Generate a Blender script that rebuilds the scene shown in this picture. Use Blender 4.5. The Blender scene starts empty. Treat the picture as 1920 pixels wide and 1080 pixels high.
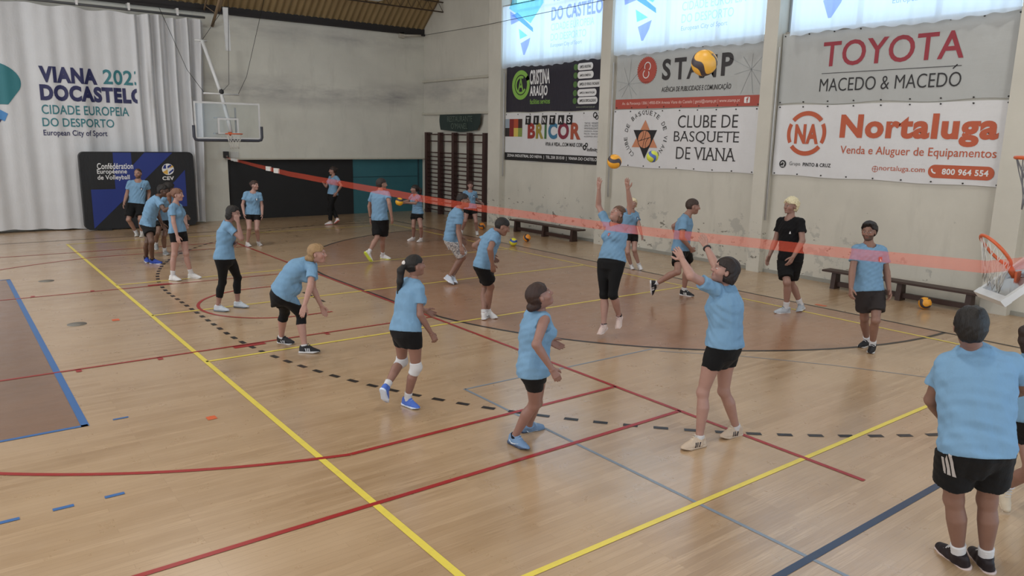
import bpy, bmesh, math, random
import numpy as np
from mathutils import Vector, Matrix

scene = bpy.context.scene
col = scene.collection
random.seed(4)

# ------------------------------------------------------------------ camera
CAM = (0.0, 0.0, 2.82)
cam_d = bpy.data.cameras.new('camera'); cam = bpy.data.objects.new('camera', cam_d); col.objects.link(cam)
YAW, PITCH, ROLL = 0.653750131, 0.198146436, 0.0187356191
_f = Vector((math.sin(YAW)*math.cos(PITCH), math.cos(YAW)*math.cos(PITCH), -math.sin(PITCH)))
_r0 = Vector((math.cos(YAW), -math.sin(YAW), 0)); _u0 = _r0.cross(_f)
_r = math.cos(ROLL)*_r0 + math.sin(ROLL)*_u0; _u = -math.sin(ROLL)*_r0 + math.cos(ROLL)*_u0
cam.matrix_world = Matrix(((_r.x, _u.x, -_f.x, CAM[0]), (_r.y, _u.y, -_f.y, CAM[1]), (_r.z, _u.z, -_f.z, CAM[2]), (0, 0, 0, 1)))
cam_d.sensor_fit = 'HORIZONTAL'; cam_d.sensor_width = 36.0; cam_d.lens = 26.4506
cam_d.clip_start = 0.05; cam_d.clip_end = 200
scene.camera = cam

# ------------------------------------------------------------------ view, world
scene.view_settings.view_transform = 'Standard'; scene.view_settings.look = 'None'
scene.view_settings.gamma = 1.0; scene.view_settings.use_curve_mapping = False
scene.view_settings.exposure = -0.08
scene.cycles.use_denoising = True
scene.cycles.max_bounces = 8; scene.cycles.diffuse_bounces = 4; scene.cycles.transparent_max_bounces = 16
scene.cycles.caustics_reflective = False; scene.cycles.caustics_refractive = False
scene.cycles.sample_clamp_indirect = 6.0
world = bpy.data.worlds.new('overcast_sky'); scene.world = world; world.use_nodes = True
bg = world.node_tree.nodes['Background']
# the sky outside the banner-wall windows is much brighter and bluer than the rest
_t = world.node_tree; _tc = _t.nodes.new('ShaderNodeTexCoord'); _sx = _t.nodes.new('ShaderNodeSeparateXYZ'); _mr = _t.nodes.new('ShaderNodeMapRange')
_mr.interpolation_type = 'SMOOTHSTEP'; _mr.inputs[1].default_value = 0.0; _mr.inputs[2].default_value = 0.55
_mxw = _t.nodes.new('ShaderNodeMix'); _mxw.data_type = 'RGBA'
_mxw.inputs[6].default_value = (1.75, 1.80, 1.85, 1); _mxw.inputs[7].default_value = (1.45, 2.1, 2.75, 1)
_t.links.new(_tc.outputs['Generated'], _sx.inputs[0]); _t.links.new(_sx.outputs[0], _mr.inputs[0]); _t.links.new(_mr.outputs[0], _mxw.inputs[0])
_t.links.new(_mxw.outputs[2], bg.inputs[0]); bg.inputs[1].default_value = 1.0

# ------------------------------------------------------------------ helpers
def lin(h):
    h = h.lstrip('#'); c = [int(h[i:i+2], 16)/255 for i in (0, 2, 4)]
    return tuple((x/12.92 if x <= .04045 else ((x+.055)/1.055)**2.4) for x in c)

class NT:
    def __init__(s, name):
        s.m = bpy.data.materials.new(name); s.m.use_nodes = True
        s.t = s.m.node_tree; s.n = s.t.nodes; s.b = s.n['Principled BSDF']
    def new(s, k, **kw):
        o = s.n.new(k)
        for a, v in kw.items():
            if a.startswith('i_'): o.inputs[int(a[2:]) if a[2:].isdigit() else a[2:]].default_value = v
            else: setattr(o, a, v)
        return o
    def link(s, a, b): s.t.links.new(a, b)
    def mix(s, fac, a, b, mode='MIX'):
        o = s.n.new('ShaderNodeMix'); o.data_type = 'RGBA'; o.blend_type = mode
        for sock, v in ((o.inputs[0], fac), (o.inputs[6], a), (o.inputs[7], b)):
            if hasattr(v, 'is_output'): s.link(v, sock)
            elif isinstance(v, (int, float)): sock.default_value = v
            else: sock.default_value = (*v[:3], 1)
        return o.outputs[2]
    def math(s, op, a, b=None, c=None, clamp=False):
        o = s.n.new('ShaderNodeMath'); o.operation = op; o.use_clamp = clamp
        for i, v in enumerate((a, b, c)):
            if v is None: continue
            if hasattr(v, 'is_output'): s.link(v, o.inputs[i])
            else: o.inputs[i].default_value = v
        return o.outputs[0]
    def coords(s, scale=(1, 1, 1), kind='Object', rot=(0, 0, 0)):
        t = s.n.new('ShaderNodeTexCoord'); m = s.n.new('ShaderNodeMapping')
        m.inputs['Scale'].default_value = scale; m.inputs['Rotation'].default_value = rot
        s.link(t.outputs[kind], m.inputs['Vector']); return m.outputs[0]
    def noise(s, vec, scale, detail=3, rough=.55):
        o = s.n.new('ShaderNodeTexNoise'); o.inputs['Scale'].default_value = scale
        o.inputs['Detail'].default_value = detail; o.inputs['Roughness'].default_value = rough
        s.link(vec, o.inputs['Vector']); return o.outputs['Fac']
    def ramp(s, v, lo, hi):
        o = s.n.new('ShaderNodeMapRange'); o.inputs[1].default_value = lo; o.inputs[2].default_value = hi
        o.clamp = True; s.link(v, o.inputs[0]); return o.outputs[0]
    def bump(s, h, strength, dist=.01):
        o = s.n.new('ShaderNodeBump'); o.inputs['Strength'].default_value = strength
        o.inputs['Distance'].default_value = dist; s.link(h, o.inputs['Height'])
        s.link(o.outputs[0], s.b.inputs['Normal'])
    def base(s, v):
        if hasattr(v, 'is_output'): s.link(v, s.b.inputs['Base Color'])
        else: s.b.inputs['Base Color'].default_value = (*v[:3], 1)

_mats = {}
def mat(name, c, rough=.6, var=.12, vs=6.0, bump=0.0, bs=60.0, metal=0.0, spec=.5, stretch=(1, 1, 1)):
    if name in _mats: return _mats[name]
    t = NT(name); c = lin(c) if isinstance(c, str) else c
    v = t.coords(stretch)
    n = t.noise(v, vs)
    t.base(t.mix(n, tuple(x*(1-var) for x in c), tuple(min(1, x*(1+var)) for x in c)))
    t.b.inputs['Roughness'].default_value = rough; t.b.inputs['Metallic'].default_value = metal
    t.b.inputs['Specular IOR Level'].default_value = spec
    if bump: t.bump(t.noise(v, bs, 2), bump)
    _mats[name] = t.m; return t.m

class MB:
    """collects simple solids; build() links them as ONE mesh object"""
    def __init__(s): s.v = []; s.f = []; s.smooth = []
    def add(s, vs, fs, smooth=False):
        o = len(s.v); s.v += [tuple(v) for v in vs]; s.f += [tuple(i+o for i in f) for f in fs]; s.smooth += [smooth]*len(fs)
        return s
    def box(s, lo, hi, M=None):
        vs = [Vector((x, y, z)) for x in (lo[0], hi[0]) for y in (lo[1], hi[1]) for z in (lo[2], hi[2])]
        if M is not None: vs = [M @ v for v in vs]
        return s.add(vs, [(0, 1, 3, 2), (4, 6, 7, 5), (0, 4, 5, 1), (2, 3, 7, 6), (0, 2, 6, 4), (1, 5, 7, 3)])
    def tube(s, pts, r, n=8, closed=False, cap=True):
        pts = [Vector(p) for p in pts]; rs = r if isinstance(r, (list, tuple)) else [r]*len(pts)
        rings = []; up = None
        for i, p in enumerate(pts):
            a = pts[i-1] if (i or closed) else p; b = pts[(i+1) % len(pts)] if (i < len(pts)-1 or closed) else p
            d = (b-a).normalized()
            if up is None:
                up = d.orthogonal().normalized()
            else:
                up = (up - d*up.dot(d))
                up = up.normalized() if up.length > 1e-6 else d.orthogonal().normalized()
            w = d.cross(up)
            rings.append([p+rs[i]*(math.cos(6.28319*k/n)*up+math.sin(6.28319*k/n)*w) for k in range(n)])
        vs = [v for R in rings for v in R]; fs = []
        m = len(pts)
        for i in range(m if closed else m-1):
            j = (i+1) % m
            for k in range(n): fs.append((i*n+k, i*n+(k+1) % n, j*n+(k+1) % n, j*n+k))
        if cap and not closed: fs += [tuple(range(n-1, -1, -1)), tuple((m-1)*n+k for k in range(n))]
        return s.add(vs, fs, True)
    def prism(s, poly, w, M=None):
        """poly: list of (u,v); extruded from w[0] to w[1] along third axis"""
        n = len(poly); vs = [Vector((u, v, ww)) for ww in w for u, v in poly]
        if M is not None: vs = [M @ v for v in vs]
        return s.add(vs, [tuple(range(n-1, -1, -1)), tuple(range(n, 2*n))]+[(i, (i+1) % n, n+(i+1) % n, n+i) for i in range(n)])
    def grid(s, P):
        """P: 2D list of points"""
        nu, nv = len(P), len(P[0])
        return s.add([p for R in P for p in R], [(i*nv+j, (i+1)*nv+j, (i+1)*nv+j+1, i*nv+j+1) for i in range(nu-1) for j in range(nv-1)], True)
    def ellipsoid(s, c, r, nu=16, nv=10, M=None):
        vs = []; fs = []
        for i in range(nv+1):
            a = math.pi*i/nv
            for k in range(nu):
                b = 2*math.pi*k/nu
                vs.append(Vector((c[0]+r[0]*math.sin(a)*math.cos(b), c[1]+r[1]*math.sin(a)*math.sin(b), c[2]+r[2]*math.cos(a))))
        if M is not None: vs = [M @ v for v in vs]
        for i in range(nv):
            for k in range(nu): fs.append((i*nu+k, (i+1)*nu+k, (i+1)*nu+(k+1) % nu, i*nu+(k+1) % nu))
        return s.add(vs, fs, True)
    def mesh(s, name):
        me = bpy.data.meshes.new(name); me.from_pydata(s.v, [], s.f); me.update()
        me.polygons.foreach_set('use_smooth', s.smooth); return me
    def build(s, name, m, parent=None, origin=None):
        """coordinates are collected in world space; a part shares its parent's origin"""
        base = WL[parent.name] if parent is not None else (origin or (0, 0, 0))
        if tuple(base) != (0, 0, 0):
            s.v = [(a-base[0], b-base[1], c-base[2]) for a, b, c in s.v]
        o = bpy.data.objects.new(name, s.mesh(name)); col.objects.link(o)
        if m is not None: o.data.materials.append(m)
        if parent is not None: o.parent = parent
        else: o.location = base
        WL[o.name] = tuple(base)
        return o
WL = {}

def tag(o, label=None, cat=None, group=None, kind=None):
    if label: o['label'] = label
    if cat: o['category'] = cat
    if group: o['group'] = group
    if kind: o['kind'] = kind
    return o
def struct(o): o['kind'] = 'structure'; return o
def empty(name, loc, label, cat, group=None):
    o = bpy.data.objects.new(name, None); col.objects.link(o); o.location = loc; o.empty_display_size = .1; WL[o.name] = tuple(loc)
    return tag(o, label, cat, group)

# lettering: built from the default font, fitted to a width and height on a plane
def text_mesh(body, bold=0.0, shear=0.0, spacing=1.0):
    c = bpy.data.curves.new('lettering', 'FONT'); c.body = body; c.offset = bold; c.shear = shear
    c.space_character = spacing*(1+max(0, bold)*2.2); c.resolution_u = 4
    o = bpy.data.objects.new('lettering', c); col.objects.link(o)
    bpy.context.view_layer.update()
    dg = bpy.context.evaluated_depsgraph_get()
    me = bpy.data.meshes.new_from_object(o.evaluated_get(dg))
    vs = [v.co.copy() for v in me.vertices]; fs = [tuple(p.vertices) for p in me.polygons]
    bpy.data.objects.remove(o); bpy.data.curves.remove(c); bpy.data.meshes.remove(me)
    return vs, fs
def fit_text(body, w, h, **k):
    vs, fs = text_mesh(body, **k)
    x0 = min(v.x for v in vs); x1 = max(v.x for v in vs); y0 = min(v.y for v in vs); y1 = max(v.y for v in vs)
    return [((v.x-x0)/(x1-x0)*w, (v.y-y0)/(y1-y0)*h) for v in vs], fs
# ================================================================== the hall
XR, YB = 14.4, 24.9          # banner wall, end wall
ZR0, YC = 6.5, 12.0          # roof springing height, crown position
def roof_z(y): return ZR0+5.5*(1-((y-YC)/(YB-YC))**2)

def wood(name, c1, c2, rough):
    t = NT(name)
    v = t.coords((1, 1, 1))
    br = t.new('ShaderNodeTexBrick'); br.offset = .37; br.offset_frequency = 3
    br.inputs['Scale'].default_value = 1.0; br.inputs['Mortar Size'].default_value = .0016
    br.inputs['Brick Width'].default_value = 1.25; br.inputs['Row Height'].default_value = .062
    br.inputs['Color1'].default_value = (0, 0, 0, 1); br.inputs['Color2'].default_value = (1, 1, 1, 1); br.inputs['Mortar'].default_value = (.5, .5, .5, 1)
    br.inputs['Mortar Smooth'].default_value = .2; br.inputs['Bias'].default_value = 0
    t.link(v, br.inputs['Vector'])
    g = t.noise(t.coords((1.2, 26, 1)), 3.0, 4, .6)
    c = t.mix(br.outputs['Color'], c1, c2)
    c = t.mix(t.ramp(g, .35, .75), c, tuple(x*.86 for x in c1))
    big = t.noise(t.coords((.5, 1.1, 1)), 1.1, 3)
    c = t.mix(t.ramp(big, .35, .7), c, tuple(x*.9 for x in c2))
    c = t.mix(t.math('MULTIPLY', br.outputs['Fac'], .32), c, tuple(x*.45 for x in c1))
    # scuffs from shoes
    sc = t.noise(t.coords((1, 4, 1), rot=(0, 0, .12)), 1.6, 6, .72)
    c = t.mix(t.ramp(sc, .64, .80), c, tuple(x*.8 for x in c1))
    t.base(c)
    rn = t.noise(t.coords((1.5, 1.5, 1)), 2.5, 5, .7)
    ro = t.new('ShaderNodeMapRange'); ro.inputs[1].default_value = .3; ro.inputs[2].default_value = .7
    ro.inputs[3].default_value = rough-.05; ro.inputs[4].default_value = rough+.09
    t.link(rn, ro.inputs[0]); t.link(ro.outputs[0], t.b.inputs['Roughness'])
    t.b.inputs['Specular IOR Level'].default_value = .5
    t.b.inputs['Coat Weight'].default_value = .55; t.b.inputs['Coat Roughness'].default_value = .2; t.b.inputs['Coat IOR'].default_value = 1.85
    t.bump(t.math('ADD', t.math('MULTIPLY', br.outputs['Fac'], -.2), t.noise(t.coords((2, 9, 1)), 4, 3)), .06, .01)
    return t.m
M_floor = wood('maple_boards', lin('#9f8160'), lin('#bea180'), .30)
M_stain = wood('stained_boards', lin('#93694c'), lin('#a67c5e'), .30)
M_stain2 = wood('dark_stained_boards', lin('#755540'), lin('#86634a'), .34)

def line_mat(name, c): 
    t = NT(name); v = t.coords(); n = t.noise(v, 9, 5, .7)
    c = lin(c); t.base(t.mix(t.ramp(n, .5, .8), c, tuple(x*.82+.02 for x in c)))
    t.b.inputs['Roughness'].default_value = .34; return t.m
LM = dict(yellow=line_mat('yellow_paint', '#dcc853'), red=line_mat('red_paint', '#972323'), black=line_mat('black_paint', '#1d1919'),
          blue=line_mat('blue_paint', '#35659f'), navy=line_mat('navy_paint', '#2c3a52'), grey=line_mat('worn_grey_paint', '#7a8591'), orange=line_mat('orange_tape', '#cf5f34'))

floor = struct(MB().box((-6, -3, -.2), (15.2, 25.4, 0)).build('floor', M_floor))
WL[floor.name] = (0, 0, 0)
LAY = [0.0]
def flat(name, polys, m, z):
    b = MB()
    for P in polys:
        n = len(P); b.add([(x, y, z) for x, y in P], [tuple(range(n))])
    return struct(b.build(name, m, floor))
def seg(a, b, w=.05):
    d = Vector((b[0]-a[0], b[1]-a[1])).normalized(); n = Vector((-d.y, d.x))*w/2; a = Vector(a); b = Vector(b)
    return [tuple(a+n), tuple(a-n), tuple(b-n), tuple(b+n)]
def strip(pts, w=.05):
    out = []
    for i in range(len(pts)-1): out.append(seg(pts[i], pts[i+1], w))
    return out
def ring_pts(c, r, a0, a1, n=40): return [(c[0]+r*math.cos(math.radians(a0+(a1-a0)*i/n)), c[1]+r*math.sin(math.radians(a0+(a1-a0)*i/n))) for i in range(n+1)]
def band(c, r, a0, a1, w=.05, n=48):
    A = ring_pts(c, r-w/2, a0, a1, n); B = ring_pts(c, r+w/2, a0, a1, n)
    return [[A[i], A[i+1], B[i+1], B[i]] for i in range(n)]
GX = 12.09
# stained zones
zone = ring_pts((GX, 13.85), 6, 90, 180, 40)+ring_pts((GX, 10.85), 6, 180, 270, 40)
flat('stained_goal_zone', [zone], M_stain, .0012)
flat('stained_key', [[(-5, 7.95), (.94, 7.95), (.94, 16.85), (-5, 16.85)]], M_stain2, .0012)
# black handball lines
flat('black_line', [seg((GX, 2.49), (GX, 22.2), .06), seg((.9, 22.2), (GX+.025, 22.2)), seg((5.09, 11.9), (5.09, 12.85), .05)], LM['black'], .0026)
flat('black_goal_arc', band((GX, 13.85), 6, 90, 180, .06)+band((GX, 10.85), 6, 180, 270, .06)+[seg((GX-6, 10.85), (GX-6, 13.85), .06)], LM['black'], .0026)
dash = []
for c, a0, a1 in (((GX, 13.85), 92, 180), ((GX, 10.85), 180, 268)):
    L = math.radians(a1-a0)*9; n = int(L/.3)
    for i in range(n):
        q = a0+(a1-a0)*(i+.25)/n; dash += band(c, 9, q, q+math.degrees(.145/9), .065, 2)
for i in range(10): dash.append(seg((GX-9, 10.95+i*.3), (GX-9, 11.09+i*.3), .065))
flat('black_dashed_arc', dash, LM['black'], .0026)
flat('navy_line', [seg((-2, 2.49), (GX, 2.49), .06)], LM['navy'], .0024)
# volleyball
flat('yellow_line', [seg((2.464, 3.43), (2.464, 21.45), .06), seg((11.536, 3.43), (11.536, 21.45), .05)]+[seg((2.464, y), (11.53, y), .05) for y in (3.46, 9.46, 12.38, 15.24, 21.4)], LM['yellow'], .0034)
# cross court basketball
red = [seg((6.045, 2.9), (6.045, 19.9)), seg((-4, 4.92), (6.045, 4.92)), seg((-4, 19.88), (6.045, 19.88)), seg((-4, 9.97), (6.045, 9.97), .045), seg((-4, 14.83), (6.045, 14.83), .045),
       seg((2.72, 5.88), (6.045, 5.88)), seg((2.72, 18.92), (6.045, 18.92))]
red += band((4.45, 12.4), 6.75, 104.9, 180, .05)+band((4.45, 12.4), 6.75, 180, 255.1, .05)
red += band((4.45, 12.4), 1.25, 90, 270, .05, 32)+[seg((4.45, 11.15), (4.9, 11.15)), seg((4.45, 13.65), (4.9, 13.65))]
for x, w in ((1.13, .06), (2.03, .06), (3.15, .42), (4.26, .06)):
    red += [[(x-w/2, 9.85), (x+w/2, 9.85), (x+w/2, 9.97), (x-w/2, 9.97)], [(x-w/2, 14.83), (x+w/2, 14.83), (x+w/2, 14.95), (x-w/2, 14.95)]]
flat('red_line', red, LM['red'], .0042)
flat('blue_line', [seg((.915, 7.93), (.915, 16.87), .07), seg((-5, 7.955), (.94, 7.955), .05), seg((-5, 16.85), (.94, 16.85), .05)]+[seg((x, 6.22), (x+.14, 6.22), .045) for x in (.10, .45, .80)]+[seg((1.16, 7.97), (1.3, 7.97), .035)], LM['blue'], .0036)
flat('grey_line', [seg((4.55, -1), (4.55, 6.8), .035), seg((4.55, 6.78), (7.6, 6.74), .03)]+strip([(7.6, 6.6), (8.3, 5.9), (9.0, 4.9), (9.6, 3.8)], .02), LM['grey'], .0020)
flat('orange_mark', [[(1.92, 7.43), (2.01, 7.43), (2.01, 7.53), (1.92, 7.53)], [(1.91, 12.32), (2.01, 12.32), (2.01, 12.44), (1.91, 12.44)], [(12.2, 6.9), (12.3, 6.9), (12.3, 7.1), (12.2, 7.1)]], LM['orange'], .0036)
for c in ((1.45, 12.4), (1.48, 16.34)):
    tag(MB().tube([(c[0], c[1], -.02), (c[0], c[1], .004)], .13, 24).build('floor_socket_cover', mat('dull_steel', '#6f6a62', .5)), 'round grey floor plate '+('near the blue key corner' if c[1] < 14 else 'far out, halfway to the curtain'), 'floor plate')

# ---- walls
def plaster(name, peel=False, c='#c9c7bd', damp=None):
    t = NT(name); c = lin(c); v = t.coords()
    n = t.noise(v, .7, 5, .6); k = t.mix(t.ramp(n, .3, .75), c, tuple(x*.84 for x in c))
    k = t.mix(t.ramp(t.noise(t.coords((1, 1, .25)), 2.2, 5, .65), .55, .8), k, tuple(x*.80 for x in c))
    sep = t.new('ShaderNodeSeparateXYZ'); t.link(v, sep.inputs[0])
    if peel:   # flaking paint low on the wall
        zm = t.math('MULTIPLY', t.ramp(sep.outputs[2], 1.7, .7), t.ramp(sep.outputs[1], 4.2, 8.0))
        pn = t.noise(v, 3.1, 6, .62)
        mk = t.ramp(t.math('ADD', pn, t.math('MULTIPLY', zm, .16)), .71, .745)
        k = t.mix(mk, k, lin('#aeada6'))
        dk = t.ramp(t.math('ADD', t.noise(t.coords((1, 1.1, 2.4)), 3.7, 5, .6), t.math('MULTIPLY', zm, .13)), .745, .77)
        k = t.mix(dk, k, lin('#7d7a72'))
    if damp:   # grey water stain band
        for (zc, zh, amt) in damp:
            d = t.math('ABSOLUTE', t.math('SUBTRACT', sep.outputs[2], zc))
            m = t.math('MULTIPLY', t.ramp(d, zh, 0), t.ramp(t.noise(t.coords((.35, .35, 1.3)), 1.3, 6, .65), .38, .68))
            k = t.mix(t.math('MULTIPLY', m, amt), k, lin('#77757a'))
    t.base(k); t.b.inputs['Roughness'].default_value = .85
    t.bump(t.noise(v, 18, 3), .12)
    return t.m
M_wall = plaster('old_white_plaster', True)
M_wall_c = plaster('stained_plaster', False, damp=[(4.3, .9, .5)])
M_back = plaster('end_wall_plaster', False, '#cfd0c8', damp=[(4.15, .62, .75), (6.0, .45, .5)])
M_trim = mat('pale_trim', '#b5b2a6', .7)
# right wall: parapet below the windows, pillars, lintel
struct(MB().box((XR, -2.5, 0), (XR+.35, 19.9, 5.03)).build('wall_right', M_wall))
struct(MB().box((XR, -2.5, 7.6), (XR+.35, 19.9, 12.3)).build('wall_right_lintel', M_wall))
b = MB().box((14.8, 19.9, 0), (15.1, YB+.4, 9.2)); struct(b.build('wall_right_bay', M_wall_c))
PIL = [(19.28, 19.92, 14.18), (14.54, 14.9, 14.2), (9.66, 9.98, 14.2), (4.78, 5.2, 14.2), (-.1, .3, 14.2)]
for i, (y0, y1, x0) in enumerate(PIL):
    struct(MB().box((x0, y0, 0), (XR+.36, y1, 12.0)).build('pillar_right', M_wall))
struct(MB().box((14.72, 19.92, 4.72), (14.82, YB, 4.80)).box((14.70, 19.92, 3.56), (14.82, YB, 3.63)).build('trim_1', M_trim))
struct(MB().box((XR-.03, -2.5, 0), (XR, 19.3, .07)).box((14.77, 19.92, 0), (14.8, YB, .07)).build('baseboard_right', mat('grey_skirting', '#8f8f88', .7)))
# conduit pipes running down beside the pillars
for i, (px_, y, z0) in enumerate(((14.3, 19.255, 1.6), (14.3, 14.522, 1.3), (14.27, 9.635, 1.15))):
    tag(MB().tube([(px_, y, z0), (px_, y, 4.75)], .018, 8).build('conduit_pipe', mat('pale_pipe', '#b3b6b8', .5)),
        ['thin pale conduit pipe beside the pillar next to the wall bars', 'thin pale conduit pipe on the pillar left of the orange star emblem banner', 'thin pale conduit pipe left of the orange ring logo banner'][i], 'pipe')
# end wall with a wide low opening
b = MB().box((-6, YB, 1.94), (15.1, YB+.35, 7.0)).box((-6, YB, 0), (7.53, YB+.35, 1.94)).box((14.95, YB, 0), (15.1, YB+.35, 1.94))
struct(b.build('wall_back', M_back))
struct(MB().box((7.45, YB-.05, 1.94), (15.0, YB, 1.99)).build('trim_2', M_trim))
struct(MB().box((7.53, YB+.12, 0), (11.92, YB+.3, 1.94)).build('door_1', mat('black_panel', '#17181b', .7, .2)))
d2 = struct(MB().box((11.92, YB+.14, 0), (14.95, YB+.3, 1.94)).build('door_2', mat('teal_panel', '#2f6570', .6, .1, 2)))
struct(MB().box((11.92, YB+.125, 1.30), (14.6, YB+.14, 1.315)).box((14.58, YB+.12, 0), (14.64, YB+.14, 1.94)).build('door_edge', mat('dark_teal', '#1c3c46', .6), d2))
# dark steel beam along the top of the end wall
struct(MB().box((-6, YB-.10, 6.36), (14.8, YB-.0, 6.42)).box((-6, YB-.05, 6.42), (14.8, YB-.0, 6.6)).build('beam_end_wall', mat('sooty_steel', '#221f20', .7)))
# corrugated roof
P = []
xs = np.arange(-6.0, 15.12, .0367); ys = np.linspace(YB+.2, -2.5, 40)
for i, x in enumerate(xs):
    d = .035*max(-1, min(1, 1.6*math.sin(2*math.pi*x/.22)))
    P.append([(x, y, roof_z(y)+.08+d) for y in ys])
t = NT('beige_corrugated_sheet'); v = t.coords()
k = t.mix(t.noise(t.coords((1, .3, .3)), 2.5, 4), lin('#97825c'), lin('#7f6c4b')); t.base(k); t.b.inputs['Roughness'].default_value = .75
struct(MB().grid(P).build('ceiling', t.m))
M_steel = mat('brown_steel', '#4a3a2e', .6); M_tan = mat('tan_steel', '#8d7960', .6)
def joist(x0, x1, y, z, h, m, name):
    b = MB(); b.tube([(x0, y, z), (x1, y, z)], .022, 6); b.tube([(x0, y, z+h), (x1, y, z+h)], .022, 6)
    n = max(2, int((x1-x0)/(h*1.3)))
    for i in range(n):
        a = x0+(x1-x0)*i/n; c = x0+(x1-x0)*(i+1)/n
        b.tube([(a, y, z), ((a+c)/2, y, z+h), (c, y, z)], .012, 5)
    return struct(b.build(name, m))
joist(-5.8, 14.78, 23.55, 7.05, .32, M_steel, 'beam_joist')
joist(-5.8, 14.78, 20.8, 8.6, .32, M_steel, 'beam_joist')
joist(-5.8, 14.78, 17.5, 9.9, .32, M_steel, 'beam_joist')
# tan lattice truss that meets the end wall
b = MB(); 
TX = 7.28
zc = lambda y: roof_z(y)
for dx, dz in ((-.3, -.14), (.3, -.14), (0, -.62)):
    b.tube([(TX+dx*.75, y, max(zc(y)+dz, 5.98)) for y in np.linspace(24.86, -2, 30)], .045 if dz < -.3 else .03, 6)
ysr = np.linspace(24.7, -2, 46)
for i in range(45):
    y0, y1 = ysr[i], ysr[i+1]; s_ = 1 if i % 2 else -1
    b.tube([(TX+.225*s_, y0, zc(y0)-.14), (TX, (y0+y1)/2, max(zc((y0+y1)/2)-.62, 5.98)), (TX-.225*s_, y1, zc(y1)-.14)], .014, 5)
struct(b.build('beam_roof_truss', M_tan))
for (x, y0, y1) in ((-1.5, 0, 0),):
    pass
# window openings on the banner wall: frames, mullions, panes
M_frame = mat('window_frame_paint', '#9aa4ac', .5)
t = NT('window_glass'); tr = t.new('ShaderNodeBsdfTransparent'); gl = t.new('ShaderNodeBsdfGlossy'); gl.inputs['Roughness'].default_value = .05
mx = t.new('ShaderNodeMixShader'); mx.inputs[0].default_value = .06; t.link(tr.outputs[0], mx.inputs[1]); t.link(gl.outputs[0], mx.inputs[2])
t.link(mx.outputs[0], t.n['Material Output'].inputs[0]); M_glass = t.m
BAYS = [(14.9, 19.28), (9.98, 14.52), (5.2, 9.6), (.3, 4.78)]
for i, (y0, y1) in enumerate(BAYS):
    b = MB()
    for y in np.linspace(y0, y1, 4):
        b.box((XR+.14, y-.04, 5.03), (XR+.22, y+.04, 7.6))
    for z in (5.05, 6.55, 7.57): b.box((XR+.14, y0, z-.03), (XR+.22, y1, z+.03))
    w = struct(b.build('window_%d' % (i+1), M_frame)); WL[w.name] = (0, 0, 0)
    struct(MB().box((XR+.175, y0, 5.05), (XR+.18, y1, 7.57)).build('window_pane', M_glass, w))
    struct(MB().box((XR-.02, y0, 4.99), (XR+.12, y1, 5.05)).build('window_sill', mat('dirty_sill', '#8e8b84', .8), w))
# high-bay lamps under the roof; the lit ones are unseen, added as fill
def lamp(x, y, z, label, grp, lit=True):
    e = empty('ceiling_lamp', (x, y, z), label, 'lamp', grp)
    MB().box((x-.2, y-.2, z-.02), (x+.2, y+.2, z+.16)).build('housing', mat('lamp_housing', '#c9ced2', .4), e)
    MB().tube([(x, y, z+.16), (x, y, roof_z(y)+.06)], .012, 6).build('hanger', M_steel, e)
    MB().box((x-.17, y-.17, z-.03), (x+.17, y+.17, z-.021)).build('diffuser', M_lampglow if lit else mat('lamp_housing', '#c9ced2', .4), e)
    if not lit: return
    L = bpy.data.lights.new('fill_lamp_light', 'AREA'); L.shape = 'SQUARE'; L.size = .5; L.energy = LAMP_W*(1.7 if y > 15 else 1.0); L.color = (1.0, .97, .92)
    lo = bpy.data.objects.new('fill_lamp_light', L); col.objects.link(lo); lo.location = (0, 0, -.06); lo.parent = e
LAMP_W = 132.0
t = NT('fill_lamp_diffuser'); em = t.new('ShaderNodeEmission'); em.inputs[0].default_value = (1, .96, .9, 1); em.inputs[1].default_value = 3.0
t.link(em.outputs[0], t.n['Material Output'].inputs[0]); M_lampglow = t.m
for x in (-1.5, 3.9, 11.75):
    for y in (3.0, 10.0, 17.0):
        if x > 10 and y > 15: continue
        lamp(x, y, roof_z(y)-1.0, 'added fill lamp, square, out of view under the corrugated roof', 'added fill lamps under the roof')
lamp(11.62, 22.5, 6.98, 'white lamp box at the top edge, beside the lattice joist by the end wall', None, False)
# ================================================================== things on the walls
def cloth(name, c, rough=.55, c2=None, weave=.05):
    if name in _mats: return _mats[name]
    m_ = mat(name, c, rough, .05, 3.0)
    t = NT.__new__(NT); t.m = m_; t.t = m_.node_tree; t.n = t.t.nodes; t.b = t.n['Principled BSDF']
    w = t.math('ADD', t.noise(t.coords((1, 1, .35), rot=(.7, 0, 0)), 2.6, 4, .6), t.math('MULTIPLY', t.noise(t.coords((1, .3, 1)), 5, 3), .4)); t.bump(w, .35, .06)
    return m_
def on_right(u0, z0, x): return lambda u, v: (x, u0-u, z0+v)          # reading left to right = towards the camera
def on_back(u0, z0, y): return lambda u, v: (u0+u, y, z0+v)
def letters(lines, place, parent, m, name='lettering', ripple=None):
    """lines: (text, u, v, width, height, options)"""
    b = MB()
    for L in lines:
        body, u, v, w, h = L[:5]; k = L[5] if len(L) > 5 else {}
        sh = k.pop('lean', 0)
        vs, fs = fit_text(body, w, h, **k)
        b.add([place(u+x, v+y+sh*x) for x, y in vs], fs)
    return b.build(name, m, parent)
def shape(polys, place, parent, m, name, d=0):
    b = MB()
    for P in polys: b.add([place(u, v) for u, v in P], [tuple(range(len(P)))])
    return b.build(name, m, parent)
def circ(c, r, n=32, a0=0, a1=360, ry=None):
    return [(c[0]+r*math.cos(math.radians(a0+(a1-a0)*i/n)), c[1]+(ry or r)*math.sin(math.radians(a0+(a1-a0)*i/n))) for i in range(n if a1-a0 == 360 else n+1)]
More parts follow.
